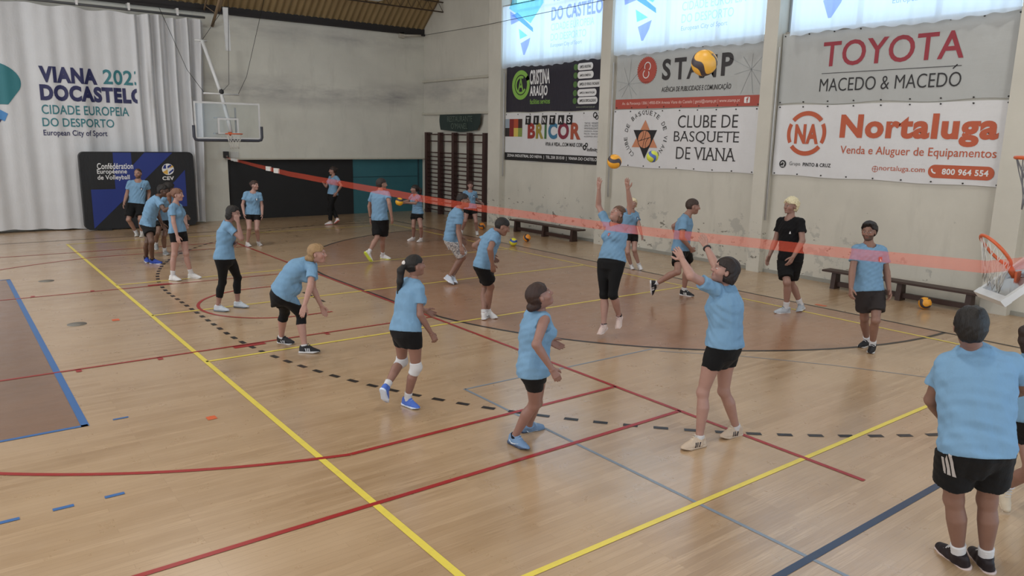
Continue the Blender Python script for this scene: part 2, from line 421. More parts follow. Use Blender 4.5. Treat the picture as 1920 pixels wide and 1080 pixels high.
def annul(c, r0, r1, a0=0, a1=360, n=32, sy=1):
    out = []
    for i in range(n):
        q = [math.radians(a0+(a1-a0)*j/n) for j in (i, i+1)]
        out.append([(c[0]+r*math.cos(a), c[1]+sy*r*math.sin(a)) for r, a in ((r0, q[0]), (r1, q[0]), (r1, q[1]), (r0, q[1]))])
    return out
def rrect(u0, v0, u1, v1, r, n=6):
    P = []
    for cx, cy, a in ((u1-r, v1-r, 0), (u0+r, v1-r, 90), (u0+r, v0+r, 180), (u1-r, v0+r, 270)):
        P += [(cx+r*math.cos(math.radians(a+90*i/n)), cy+r*math.sin(math.radians(a+90*i/n))) for i in range(n+1)]
    return P
def hang_banner(yL, yR, z0, z1, m, label, x=14.372, seed=0, sag=.01, name='banner'):
    """vinyl banner hung flat on the banner wall, softly rippled"""
    e = empty(name, (x, (yL+yR)/2, z0), label, 'banner', 'advertising banners on the wall')
    rnd = random.Random(seed); ph = [rnd.uniform(0, 6.28) for _ in range(4)]
    def rp(y, z):
        return x+.002*math.sin(5*y+2*z+ph[0])+.0015*math.sin(9*y-6*z+ph[1])+.0015*math.sin(3*z+ph[2])
    n = 60; P = []
    for i in range(n+1):
        y = yL+(yR-yL)*i/n
        P.append([(rp(y, z0+(z1-z0)*j/14)-.001, y, z0+(z1-z0)*j/14+(sag*math.sin(math.pi*i/n*5) if j in (0, 14) else 0)) for j in range(15)])
    b = MB().grid(P); b.add([(v[0]+.004, v[1], v[2]) for v in [p for R in P for p in R]], [tuple(f) for f in b.f[:]], True)
    b.build('vinyl_sheet', m, e)
    g = MB()
    for i in range(int(abs(yL-yR)/.55)+1):
        y = yL-.06-(abs(yL-yR)-.12)*i/int(abs(yL-yR)/.55)
        for z in (z0+.035, z1-.035): g.tube([(x-.02, y, z), (x+.004, y, z)], .014, 8)
    g.build('eyelets', mat('dark_eyelet', '#2b2b2b', .5), e)
    return e
M_vin = cloth('white_vinyl', '#b9bbbd', .45); M_vin2 = cloth('white_vinyl_bright', '#cfd0d2', .42); M_dark = cloth('dark_navy_vinyl', '#26232f', .4)
ink = lambda n, c: mat('ink_'+n, c, .55, .03)
XF = 14.3635
# ---- cleaning company banner
e = hang_banner(19.22, 15.0, 3.565, 4.97, M_dark, 'dark navy cleaning services banner with a green ringed letter and white rounded strips', seed=1)
pl = on_right(19.22, 3.565, XF); G = ink('green', '#7fae4c'); Wt = ink('white', '#d9dadb'); Bk = ink('black', '#1c1a1c')
c = (.72, .79)
shape(annul(c, .30, .43, 20, 400, 40, 1.0)+annul(c, .20, .27, 60, 330, 30), pl, e, G, 'ring_logo')
letters([('A', .58, .60, .28, .40, dict(bold=.02))], on_right(19.22, 3.565, XF-.002), e, G, 'ring_letter')
letters([('CRISTINA', 1.15, .78, .92, .42, dict(bold=.035)), ('ARAÚJO', 1.16, .37, .82, .44, dict(bold=.035))], pl, e, Wt)
letters([('facilities services', 1.18, .22, .92, .15, dict(bold=.01))], pl, e, G)
shape([rrect(u, v, u+w, v+.19, .09) for u, v, w in ((3.24, 1.07, .62), (3.25, .85, .64), (3.26, .61, .93), (3.27, .38, .76), (3.28, .17, .80))], pl, e, Wt, 'white_strip')
letters([(s, u, v, w, .075, dict(bold=.02)) for s, u, v, w in (('LIMPEZA INDUSTRIAL', 3.34, 1.125, .44), ('LIMPEZA DOMÉSTICA', 3.35, .905, .44), ('LIMPEZA DE VIDROS / FACHADAS', 3.34, .665, .78), ('LIMPEZA E MANUTENÇÃO', 3.36, .435, .60), ('LIMPEZAS ESPECIALIZADAS', 3.36, .225, .66))], on_right(19.22, 3.565, XF-.003), e, Bk)
shape([circ((3.17, v), .085, 16) for v in (1.165, .945, .705, .475, .265)], pl, e, ink('dark_green', '#4d6f3a'), 'green_dot')
letters([('www.cristinaaraujo.pt', 3.23, .06, .76, .06)], pl, e, ink('grey_green', '#8f9a84'))
# ---- paint shop banner
e = hang_banner(19.26, 15.0, 2.11, 3.53, M_vin2, 'white paint shop banner with multicoloured lettering and a black bottom strip', seed=2)
pl = on_right(19.26, 2.11, XF)
tiles = [('#8d9aa6', 0, .38, .22, .27), ('#2b2625', 0, .12, .22, .26), ('#7a2626', .22, .12, .22, .53), ('#a8492f', .44, .38, .22, .27), ('#c9b458', .44, .12, .22, .26), ('#3a2622', .66, .38, .20, .27), ('#7d9148', .66, .12, .20, .26)]
for i, (c_, u, v, w, h) in enumerate(tiles):
    shape([[(u+.01, v+.60), (u+.01+w, v+.60), (u+.01+w, v+.60+h), (u+.01, v+.60+h)]], pl, e, ink('tile%d' % i, c_), 'colour_tile')
for i, (ch, u) in enumerate(zip('TINTAS', (1.02, 1.40, 1.78, 2.14, 2.52, 2.88))):
    shape([[(u, 1.08), (u+.25, 1.08), (u+.27, 1.34), (u+.02, 1.34)]], on_right(19.26, 2.11, XF-.004), e, Bk, 'black_square')
letters([(ch, u+.06+(.05 if ch == 'I' else 0), 1.13, .13 if ch != 'I' else .04, .16, dict(bold=.02)) for ch, u in zip('TINTAS', (1.02, 1.40, 1.78, 2.14, 2.52, 2.88))], on_right(19.26, 2.11, XF-.006), e, Wt)
for i, (ch, u, w, c_) in enumerate((('B', 1.14, .36, '#8f2f2b'), ('R', 1.53, .36, '#938636'), ('I', 1.93, .1, '#446c42'), ('C', 2.10, .40, '#386f90'), ('O', 2.53, .48, '#7a2a3d'), ('R', 3.08, .42, '#9c4c36'))):
    letters([(ch, u, .67, w, .46, dict(bold=.045))], pl, e, ink('brico%d' % i, c_))
letters([('VIVA A VIDA....COM MAIS COR!', 1.98, .47, 1.62, .11, dict(bold=.015))], pl, e, Bk)
shape([[(0.005, .005), (4.25, .005), (4.25, .235), (0.005, .235)]], pl, e, Bk, 'black_strip')
letters([('ZONA INDUSTRIAL DO NEIVA  |  TEL.258 351510  |  VIANA DO CASTELO', .14, .08, 4.05, .11, dict(bold=.02))], on_right(19.26, 2.11, XF-.003), e, Wt)
letters([('TINTAS  VERNIZES', 3.64, 1.09, .58, .05), ('ESMALTES  DILUENTES', 3.64, 1.02, .58, .05), ('IMPERMEABILIZANTES', 3.64, .95, .58, .05), ('PRIMÁRIOS  MASSAS', 3.64, .88, .58, .05), ('PINCÉIS  TRINCHAS', 3.64, .81, .58, .05), ('ACESSÓRIOS  ROLOS', 3.64, .74, .58, .05)], pl, e, ink('grey_ink', '#77797c'))
letters([('infinity', 3.78, .33, .46, .13, dict(bold=.02))], pl, e, Bk)
shape(annul((3.68, .46), .035, .075, 0, 360, 16)+annul((3.75, .53), .03, .06, 0, 360, 16)+annul((4.05, 1.33), .05, .08, 0, 360, 16)+annul((4.12, 1.27), .04, .065, 0, 360, 16), pl, e, Bk, 'loop_mark')
# ---- advertising agency banner
M_grey_v = cloth('pale_grey_vinyl', '#a9acab', .5)
e = hang_banner(14.46, 10.05, 3.575, 4.97, M_grey_v, 'pale grey agency banner with a round red seal and a brick red bottom strip', seed=3)
pl = on_right(14.46, 3.575, XF); Rd = ink('brick_red', '#a4483c')
cog = []
for i in range(72):
    r = .335 if i % 2 else .305; a = math.radians(5*i); cog.append((1.05+r*math.cos(a), .93+r*math.sin(a)))
shape([cog], pl, e, Rd, 'round_seal')
sp = on_right(14.46, 3.575, XF-.004)
shape(annul((1.07, 1.02), .085, .108, -60, 215, 24)+annul((1.03, .84), .085, .108, 120, 395, 24), sp, e, Wt, 'seal_loop')
st = letters([('S', 1.55, .66, .27, .50, dict(bold=.03)), ('T', 1.93, .66, .36, .50, dict(bold=.03)), ('A', 2.32, .66, .46, .50, dict(bold=.01)), ('M', 2.75, .66, .42, .50, dict(bold=.01)), ('P', 3.30, .68, .32, .50, dict(bold=.03))], pl, e, ink('charcoal', '#2f2c2d'))
letters([('AGÊNCIA DE PUBLICIDADE E COMUNICAÇÃO', 1.56, .36, 2.04, .17, dict(bold=.008, shear=.15))], pl, e, ink('charcoal', '#2f2c2d'))
shape([[(0.005, .005), (4.40, .005), (4.40, .235), (0.005, .245)]], pl, e, Rd, 'red_strip')
letters([('Av. da Povoença 1306 | 4900-834 Areosa Viana do Castelo | geral@stamp.pt | www.stamp.pt', .25, .08, 3.62, .10, dict(bold=.01))], on_right(14.46, 3.575, XF-.003), e, ink('strip_text', '#d9b5ae'))
shape([rrect(3.98, .07, 4.13, .20, .02)], on_right(14.46, 3.575, XF-.003), e, Wt, 'white_square')
letters([('f', 4.035, .08, .06, .11, dict(bold=.03))], on_right(14.46, 3.575, XF-.005), e, Rd)
net = MB(); rnd = random.Random(5)
for cx, cz in ((.45, .62), (4.1, .78)):
    for i in range(9):
        a = i*.7+rnd.uniform(-.2, .2); L = rnd.uniform(.35, .8)
        p0 = (cx, cz); p1 = (min(4.35, max(.03, cx+L*math.cos(a))), min(1.33, max(.27, cz+L*.8*math.sin(a))))
        net.add([pl(*q) for q in seg(p0, p1, .008)], [(0, 1, 2, 3)])
net.build('line_pattern', ink('grey_line', '#8d9293'), e)
# ---- basketball club banner
e = hang_banner(14.50, 10.08, 2.12, 3.55, M_vin2, 'white club banner with an orange and black star emblem and a ball in it', seed=4)
pl = on_right(14.50, 2.12, XF); Or = ink('terracotta', '#c08160')
shape([[(1.13, 1.18), (.70, .50), (1.56, .50)]], pl, e, Or, 'orange_triangle')
shape([[(.74, .93), (1.53, .93), (1.15, .22)]], on_right(14.50, 2.12, XF-.003), e, Bk, 'black_triangle')
bp = on_right(14.50, 2.12, XF-.006); c = (1.13, .70)
shape([circ(c, .225)], bp, e, Or, 'ball_emblem')
bp2 = on_right(14.50, 2.12, XF-.008)
shape(annul(c, .215, .232)+[seg((c[0]-.22, c[1]-.05), (c[0]+.22, c[1]+.06), .014), seg((c[0]-.05, c[1]-.22), (c[0]+.05, c[1]+.22), .014)]+annul((c[0]-.25, c[1]+.14), .2, .214, -60, 25, 12)+annul((c[0]+.25, c[1]-.14), .2, .214, 120, 205, 12), bp2, e, Bk, 'ball_seams')
rb = MB(); word = 'CLUBE DE BASQUETE DE VIANA'
for i, ch in enumerate(word):
    if ch == ' ': continue
    a = math.radians(232-i*11.2); R_ = .62
    vs, fs = fit_text(ch, (.085 if ch not in 'I' else .025), .11, bold=0.0)
    th = a-math.pi/2; ca, sa = math.cos(th), math.sin(th); w = .095
    rb.add([pl(c[0]+.01+R_*math.cos(a)+(x-w/2)*ca-y*sa, c[1]+.08+.85*R_*math.sin(a)+(x-w/2)*sa+y*ca) for x, y in vs], fs)
rb.build('circular_lettering', ink('charcoal', '#2f2c2d'), e)
def serif_text(body, u, v, w, h, place, parent, m):
    """roman capitals: fitted letters plus slab serifs at the foot and head of each stem"""
    b = MB(); vs, fs = fit_text(body, w, h, bold=-.004)
    b.add([place(u+x, v+y) for x, y in vs], fs)
    ys0 = sorted(set(round(x, 3) for x, y in vs if y < h*.012)); ys1 = sorted(set(round(x, 3) for x, y in vs if y > h*.988))
    for ys, yy in ((ys0, 0), (ys1, h-.022)):
        i = 0
        while i < len(ys)-1:
            d = ys[i+1]-ys[i]
            if .02 < d < .075:
                b.add([(lambda P_: (P_[0]-.002, P_[1], P_[2]))(place(u+q[0], v+q[1])) for q in ((ys[i]-.022, yy), (ys[i+1]+.022, yy), (ys[i+1]+.022, yy+.022), (ys[i]-.022, yy+.022))], [(0, 1, 2, 3)]); i += 2
            else: i += 1
    return b.build('lettering', m, parent)
for body, u, v, w in (('CLUBE DE', 2.18, .99, 1.72), ('BASQUETE', 2.08, .62, 1.88), ('DE VIANA', 2.18, .25, 1.70)):
    serif_text(body, u, v, w, .29, pl, e, ink('charcoal', '#2f2c2d'))
# ---- car dealer banner
e = hang_banner(9.64, 5.21, 3.60, 5.0, M_grey_v, 'grey car dealer banner with big dark red capitals above a thin line', seed=6, sag=.02)
pl = on_right(9.64, 3.60, XF)
letters([('TOYOTA', .94, .70, 2.64, .48, dict(bold=.012))], pl, e, ink('crimson', '#8e2634'))
shape([seg((.95, .575), (3.57, .575), .012)], pl, e, ink('charcoal', '#2f2c2d'), 'thin_line')
letters([('MACEDO & MACEDO', .93, .225, 2.66, .25, dict(bold=-.006))], pl, e, Bk)
shape([seg((3.43, .53), (3.50, .60), .02)], pl, e, Bk, 'accent_mark')
# ---- rental company banner
e = hang_banner(9.63, 5.20, 2.13, 3.57, M_vin2, 'white rental company banner with terracotta lettering and a broken ring logo', seed=7)
pl = on_right(9.63, 2.13, XF); T = ink('terracotta_dark', '#b25332')
c = (.72, .87)
shape(annul(c, .36, .45, 40, 140, 20)+annul(c, .36, .45, 220, 320, 20)+annul(c, .36, .44, 152, 208, 14)+annul(c, .36, .44, -28, 28, 14), pl, e, T, 'broken_ring')
letters([('NA', .46, .66, .54, .40, dict(bold=.045))], pl, e, T, 'ring_letters')
letters([('Nortaluga', 1.45, .66, 2.84, .58, dict(bold=.042))], pl, e, T)
letters([('Venda e Aluguer de Equipamentos', 1.50, .44, 2.80, .20, dict(bold=.004))], pl, e, T)
shape([rrect(3.22, .105, 4.31, .34, .115)], pl, e, T, 'phone_pill')
letters([('800 964 554', 3.46, .17, .76, .11, dict(bold=.03))], on_right(9.63, 2.13, XF-.003), e, Wt)
shape(annul((3.345, .255), .05, .075, 170, 280, 12), on_right(9.63, 2.13, XF-.003), e, Wt, 'handset_mark')
letters([('nortaluga.com', 2.32, .165, .84, .125, dict(bold=.002))], pl, e, T)
shape(annul((2.24, .215), .05, .06)+[seg((2.24, .16), (2.24, .27), .01)]+[seg((2.18, .215), (2.30, .215), .01)], pl, e, T, 'globe_mark')
letters([('Grupo', .40, .19, .25, .10, dict(bold=-.008)), ('PINTO & CRUZ', .71, .205, .62, .075, dict(bold=.025))], pl, e, Bk)
shape([circ((.24, .235), .082)], pl, e, Bk, 'black_disc')
shape(annul((.24, .24), .03, .045, -70, 180, 14)+[seg((.20, .19), (.28, .19), .016)], on_right(9.63, 2.13, XF-.003), e, Wt, 'disc_mark')
# ---- dark green restaurant banner above the wall bars
e = empty('banner', (14.74, 22.3, 2.95), 'dark green restaurant banner sagging above the wall bars', 'banner')
P = []
for i in range(41):
    u = i/40; y = 23.55-2.5*u; lo = 2.945+.05*abs(2*u-1)**4+.022*math.sin(9*u)+.03
    if i > 37: lo += .07*(i-37)
    P.append([(14.675-.02*math.sin(7*u+3*v)-.012*math.sin(3.1*v+11*u), y+.05*v*(1-2*u), lo+(3.55-lo)*v) for v in [k/12 for k in range(13)]])
MB().grid(P).build('cloth_sheet', cloth('dark_green_cloth', '#20302e', .6), e)
letters([('RESTAURANTE', .48, .30, 1.55, .19, dict(bold=-.005)), ("O’MANEL", .72, .06, 1.02, .19, dict(bold=-.005))], on_right(23.5, 3.0, 14.625), e, ink('faded_green', '#58685f'))

# ================================================================== window curtains (backlit prints)
t = NT('sheer_white_curtain'); tl = t.new('ShaderNodeBsdfTranslucent'); df = t.new('ShaderNodeBsdfDiffuse')
tl.inputs[0].default_value = (.93, .97, 1, 1); df.inputs[0].default_value = (.78, .80, .84, 1)
mx = t.new('ShaderNodeMixShader'); mx.inputs[0].default_value = .32; t.link(tl.outputs[0], mx.inputs[1]); t.link(df.outputs[0], mx.inputs[2])
tp = t.new('ShaderNodeBsdfTransparent'); mx2 = t.new('ShaderNodeMixShader'); mx2.inputs[0].default_value = .10
t.link(mx.outputs[0], mx2.inputs[1]); t.link(tp.outputs[0], mx2.inputs[2]); t.link(mx2.outputs[0], t.n['Material Output'].inputs[0]); M_sheer = t.m
def film(name, c):
    t = NT(name); tp = t.new('ShaderNodeBsdfTransparent'); tp.inputs[0].default_value = (*lin(c), 1)
    t.link(tp.outputs[0], t.n['Material Output'].inputs[0]); return t.m
F_cy = film('print_cyan', '#a8ecf5'); F_bl = film('print_blue', '#8cc4f2'); F_la = film('print_lavender', '#b9c2ee'); F_te = film('print_pale_teal', '#d3f2f8'); F_gr = film('print_pale_grey', '#b9cde4')
def fold(y, z, zb, ph): return 14.235+.022*math.sin(13*y+ph)*(.6+.4*math.sin(3*z))+.012*math.sin(29*y+1.7*ph)
def win_curtain(yL, yR, zb, ztop, u0, v0, label, ph, sc=1.0):
    e = empty('window_curtain', (14.25, (yL+yR)/2, zb), label, 'curtain', 'sheer printed curtains over the windows')
    n = 150; P = []
    for i in range(n+1):
        y = yL+(yR-yL)*i/n
        bot = zb+.05*math.sin(2.1*y+ph)*.5+.015*math.sin(17*y)
        P.append([(fold(y, bot+(ztop-bot)*j/12, zb, ph), y, bot+(ztop-bot)*j/12) for j in range(13)])
    MB().grid(P).build('sheer_cloth', M_sheer, e)
    MB().tube([(14.25, yL+.1, ztop+.02), (14.25, yR-.1, ztop+.02)], .018, 8).build('curtain_rail', mat('white_rail', '#c8c8c8', .4), e)
    pl = lambda u, v: (14.185, u0-u*sc, v0+v*sc)
    # balloon emblem in slanting stripes
    shape([[(0, 1.02), (1.05, .50), (1.0, 1.10), (.80, 1.42), (.35, 1.50)]], pl, e, F_cy, 'balloon_print')
    shape([[(1.05, .50), (1.62, 1.0), (1.55, 1.28), (1.30, 1.48), (.98, 1.42), (1.0, 1.10)]], pl, e, F_cy, 'balloon_print')
    shape([[(.10, .80), (.30, .74), (1.18, .24), (1.16, .36), (.42, .86)]], pl, e, F_bl, 'balloon_print')
    shape([[(.06, .94), (.12, .55), (.52, .62), (.22, .86)]], pl, e, F_la, 'balloon_print')
    shape([[(.50, .40), (.92, .17), (.56, .10)]], pl, e, F_cy, 'balloon_print')
    shape([[(.60, -.02), (1.05, .10), (.98, -.1), (.80, -.36), (.74, -.36)]], pl, e, F_la, 'balloon_print')
    L = on_right(u0-1.98*sc, v0, 14.183)
    q = lambda s_, u, v, w, h, **k: (s_, u*sc, v*sc, w*sc, h*sc, k)
    letters([q('VIANA', 0, .97, .98, .30, bold=.03), q('DO CASTELO', 0, .46, 2.05, .37, bold=.03)], L, e, F_la)
    letters([q('2023', 1.10, 1.0, .72, .30, bold=.01), q('CIDADE EUROPEIA', 0, .20, 1.75, .19), q('DO DESPORTO', 0, -.07, 1.45, .19)], L, e, F_te)
    letters([q('European City of Sport', 0, -.27, 1.3, .13)], L, e, F_gr)
    return e
win_curtain(19.26, 14.92, 4.86, 6.66, 18.92, 5.55, 'sheer backlit window curtain over the dark navy banner', .4)
win_curtain(14.50, 10.0, 4.90, 7.2, 14.22, 5.55, 'sheer backlit window curtain over the red seal banner', 1.7)
win_curtain(9.40, 5.22, 4.95, 7.2, 9.3, 5.56, 'sheer backlit window curtain over the dark red capitals banner', 2.9)

# ================================================================== big curtain on the left
CY = 24.5
def cfold(x, z):
    # loose wide folds on the left, gathered pleats on the right
    g = max(0.0, min(1.0, (x-4.85)/.35)); g = g*g*(3-2*g)
    a = .045*math.sin(3.3*x+.4)+.03*math.sin(7.9*x+1.1+.25*z)+.012*math.sin(17*x)
    b = .12*math.sin(17.5*x+.25*math.sin(2*z))+.05*math.sin(31*x+1)
    return CY+a*(1-g)+b*g-.06*g
e = empty('stage_curtain', (2.0, CY, 0), 'huge pale curtain printed with city lettering, hanging beside the free-throw end wall', 'curtain')
P = []
for x in np.linspace(-5.9, 6.92, 620):
    top = 6.06+.03*math.sin(6*x); bot = .05+.03*math.sin(1.3*x)+.012*math.sin(9*x)
    P.append([(x-(.5*max(0, (x-6.4))*(1-k/24)), cfold(x, bot+(top-bot)*k/24), bot+(top-bot)*k/24) for k in range(25)])
MB().grid(P).build('pleated_cloth', cloth('heavy_ivory_cloth', '#c5c7ca', .6), e)
b = MB().tube([(-5.9, CY+.02, 6.16), (6.98, CY+.02, 6.16)], .035, 8).build('curtain_rail', mat('grey_rail', '#5f6164', .4), e)
b = MB()
for x in np.arange(-5.5, 7.0, 1.3): b.box((x-.03, CY-.03, 6.14), (x+.03, CY+.05, 6.34)).tube([(x, CY, 6.3), (x, YB-.02, 6.36)], .015, 6)
b.build('rail_brackets', mat('white_bracket', '#d0d0d0', .5), e)
def curtain_print(lines, m, x_clip=4.93, name='lettering'):
    bm = bmesh.new()
    for L in lines:
        if isinstance(L[0], str):
            vs, fs = fit_text(L[0], L[3], L[4], **(L[5] if len(L) > 5 else {}))
            pts = [(L[1]+x, CY, L[2]+y) for x, y in vs]
        else:
            pts = [(u, CY, v) for u, v in L]; fs = [tuple(range(len(pts)))]
        bv = [bm.verts.new(p) for p in pts]
        for f in fs:
            try: bm.faces.new([bv[i] for i in f])
            except ValueError: pass
    geom = bm.verts[:]+bm.edges[:]+bm.faces[:]
    bmesh.ops.bisect_plane(bm, geom=geom, plane_co=(x_clip, 0, 0), plane_no=(1, 0, 0), clear_outer=True)
    x0 = min(v.co.x for v in bm.verts); x1 = max(v.co.x for v in bm.verts)
    for x in np.arange(x0+.03, x1, .035):
        bmesh.ops.bisect_plane(bm, geom=bm.verts[:]+bm.edges[:]+bm.faces[:], plane_co=(x, 0, 0), plane_no=(1, 0, 0))
    bmesh.ops.triangulate(bm, faces=bm.faces[:])
    o = MB(); bm.verts.index_update()
    o.add([(v.co.x, cfold(v.co.x, v.co.z)-.012, v.co.z) for v in bm.verts], [tuple(v.index for v in f.verts) for f in bm.faces])
    bm.free(); return o.build(name, m, e)
Nv = ink('deep_navy', '#1e2150'); Tl = ink('teal', '#2a7079'); TB = ink('sky_blue', '#4380b8')
curtain_print([('VIANA', 2.55, 4.04, 1.40, .43, dict(bold=.055)), ('DOCASTELO', 2.53, 3.56, 2.60, .43, dict(bold=.055))], Nv)
curtain_print([('2023', 4.10, 4.07, .99, .41, dict(bold=.02)), ('CIDADE EUROPEIA', 2.53, 3.20, 2.16, .25, dict(bold=.008)), ('DO DESPORTO', 2.52, 2.87, 1.76, .23, dict(bold=.008))], Tl)
curtain_print([('European City of Sport', 2.52, 2.58, 1.57, .20, dict(bold=.01))], Nv)
bal = circ((1.28, 3.98), .85, 40, -35, 215, .56)+[(.9, 3.2), (1.55, 3.2)]
curtain_print([[(1.28+.84*math.cos(math.radians(a)), 4.0+.54*math.sin(math.radians(a))) for a in range(-20, 201, 8)]+[(.75, 3.42), (1.78, 3.42)]], Tl, 9, 'balloon_print')
curtain_print([[(1.35, 3.42), (1.75, 3.18), (1.66, 2.98), (1.2, 3.2)]], TB, 9, 'balloon_print')
curtain_print([[(1.2, 2.95), (1.62, 3.05), (1.52, 2.9), (1.2, 2.75)]], Nv, 9, 'balloon_print')

# ================================================================== federation pop-up wall
e = empty('display_wall', (4.75, 24.05, 0), 'black and blue fabric display wall of a volleyball federation in front of the curtain', 'display wall')
y0, y1 = 23.95, 24.2
bp = rrect(3.24, .03, 6.24, 2.2, .14, 6)
MB().prism([(u, -v) for u, v in bp], (y0, y1), Matrix(((1, 0, 0, 0), (0, 0, 1, 0), (0, -1, 0, 0), (0, 0, 0, 1)))).build('fabric_front', cloth('black_display_fabric', '#121418', .6), e)
fb = lambda u, v: (u, y0-.004, v)
Bl = ink('royal_blue', '#1b2f78')
polys = [[(4.08, 2.18), (4.08, 1.16), (3.46, 1.16), (3.46, .05), (4.45, .86), (4.52, .80), (5.02, 1.25), (5.68, 2.18), (4.85, 2.18), (4.53, 1.86), (4.53, 2.18)], [(4.95, .62), (5.98, 1.72), (5.98, .62)]]
polys[0] = [(4.08, 2.18), (4.08, 1.16), (3.46, 1.16), (3.46, .06), (5.66, 2.18), (4.90, 2.18), (4.55, 1.80), (4.55, 2.18)]
shape([polys[0], [(5.40, 1.05), (5.98, 1.68), (5.98, .6), (5.40, .6)]], fb, e, Bl, 'blue_pattern')
f2 = lambda u, v: (u, y0-.008, v)
letters([('Confédération', 3.66, 1.72, .92, .17, dict(bold=.015)), ('Européenne', 3.65, 1.555, .76, .165, dict(bold=.015)), ('de Volleyball', 3.65, 1.39, .82, .165, dict(bold=.015))], f2, e, Wt)
letters([('CEV', 5.34, 1.385, .32, .11, dict(bold=.03))], f2, e, Wt)
cc = (5.51, 1.70)
shape([circ(cc, .165)], f2, e, Wt, 'ball_emblem')
f3 = lambda u, v: (u, y0-.011, v)
shape([[(5.37, 1.72), (5.46, 1.72), (5.46, 1.84), (5.40, 1.81)], [(5.50, 1.72), (5.62, 1.80), (5.58, 1.84), (5.50, 1.79)], [(5.53, 1.56), (5.66, 1.66), (5.66, 1.72), (5.53, 1.62)]], f3, e, Bl, 'emblem_patch')
shape([[(5.36, 1.62), (5.50, 1.70), (5.50, 1.55), (5.42, 1.57)], [(5.53, 1.72), (5.67, 1.77), (5.63, 1.82)]], f3, e, ink('gold', '#d0a54a'), 'emblem_patch')
MB().box((3.6, 23.85, 0), (3.9, 24.3, .03)).box((5.6, 23.85, 0), (5.9, 24.3, .03)).build('foot_plate', mat('black_metal', '#1a1a1a', .5), e)

# ================================================================== wall bars
M_bar = mat('dark_red_brown_wood', '#3c2522', .5, .2)
e = empty('wall_bars', (14.7, 22.5, 0), 'dark brown wooden gymnastics wall bars in four bays by the corner', 'wall bars')
ups = [24.40, 23.50, 22.58, 21.63, 20.70]
for y in ups: MB().box((14.56, y-.07, 0), (14.72, y+.07, 2.93)).build('upright', M_bar, e)
for i in range(4):
    for z in [.14+.148*k for k in range(15)]+[2.62, 2.86]:
        MB().tube([(14.62, ups[i]-.07, z), (14.62, ups[i+1]+.07, z)], .021, 8).build('rung', M_bar, e)
MB().box((14.72, 24.32, 2.88), (14.8, 24.36, 2.92)).box((14.72, 20.74, 2.88), (14.8, 20.78, 2.92)).box((14.72, 22.56, 1.4), (14.8, 22.6, 1.44)).build('wall_fixing', mat('black_metal', '#1a1a1a', .5), e)

# ================================================================== benches
M_bench = mat('dark_bench_wood', '#37241f', .5, .2, 9)
def bench(yA, yB, label):
    e = empty('bench', (13.95, (yA+yB)/2, 0), label, 'bench', 'low gym benches along the banner wall')
    MB().box((13.82, yB, .325), (14.12, yA, .36)).build('seat', M_bench, e)
    ym = (yA+yB)/2
    for y in (yA-.22, ym, yB+.32):
        MB().prism([(13.86, 0), (14.08, 0), (14.05, .325), (13.89, .325)], (y-.045, y+.045), Matrix(((1, 0, 0, 0), (0, 0, 1, 0), (0, 1, 0, 0), (0, 0, 0, 1)))).build('leg', M_bench, e)
    MB().box((13.94, yB+.3, .05), (14.0, yA-.2, .14)).build('stretcher', M_bench, e)
bench(18.25, 15.15, 'low dark wooden bench at the foot of the wall under the paint shop banner')
bench(7.95, 4.95, 'low dark wooden bench under the terracotta lettered banner, with an orange ball before it')

# ================================================================== suspended basketball goal
M_wm = mat('white_metal', '#c3c5c6', .4); M_blk = mat('black_rubber', '#1e1e20', .6)
e = empty('basketball_goal', (6.9, 22.6, 2.6), 'glass basketball backboard hung on cables from the roof', 'basketball goal')
BY = 22.6; bx0, bx1, bz0, bz1 = 5.98, 7.84, 2.60, 3.64
t = NT('backboard_glass'); tr = t.new('ShaderNodeBsdfTransparent'); tr.inputs[0].default_value = (.965, .98, .985, 1); gl = t.new('ShaderNodeBsdfGlossy'); gl.inputs['Roughness'].default_value = .1
mx = t.new('ShaderNodeMixShader'); mx.inputs[0].default_value = .035; t.link(tr.outputs[0], mx.inputs[1]); t.link(gl.outputs[0], mx.inputs[2]); t.link(mx.outputs[0], t.n['Material Output'].inputs[0])
MB().box((bx0, BY, bz0), (bx1, BY+.015, bz1)).build('backboard', t.m, e)
b = MB()
for lo, hi in (((bx0, bz1-.05), (bx1, bz1)), ((bx0, bz0), (bx1, bz0+.05)), ((bx0, bz0+.0505), (bx0+.05, bz1-.0505)), ((bx1-.05, bz0+.0505), (bx1, bz1-.0505))):
    b.box((lo[0], BY-.004, lo[1]), (hi[0], BY-.001, hi[1]))
b.build('white_border', M_wm, e)
b = MB(); cx = (bx0+bx1)/2-.0
for lo, hi in (((cx-.295, bz0+.1905), (cx-.245, bz0+.5495)), ((cx+.245, bz0+.1905), (cx+.295, bz0+.5495)), ((cx-.295, bz0+.55), (cx+.295, bz0+.6)), ((cx-.295, bz0+.15), (cx+.295, bz0+.19))):
    b.box((lo[0], BY-.004, lo[1]), (hi[0], BY-.001, hi[1]))
b.build('target_square', M_wm, e)
b = MB(); b.tube([(bx0-.03, BY, bz0+.38), (bx0-.03, BY, bz0+.06), (bx0+.0, BY, bz0-.01), (bx0+.08, BY, bz0-.03), (bx1-.08, BY, bz0-.03), (bx1, BY, bz0-.01), (bx1+.03, BY, bz0+.06), (bx1+.03, BY, bz0+.38)], .042, 8)
b.build('edge_padding', mat('dark_grey_padding', '#3a3d47', .6), e)
M_or = mat('orange_steel', '#c25a30', .45)
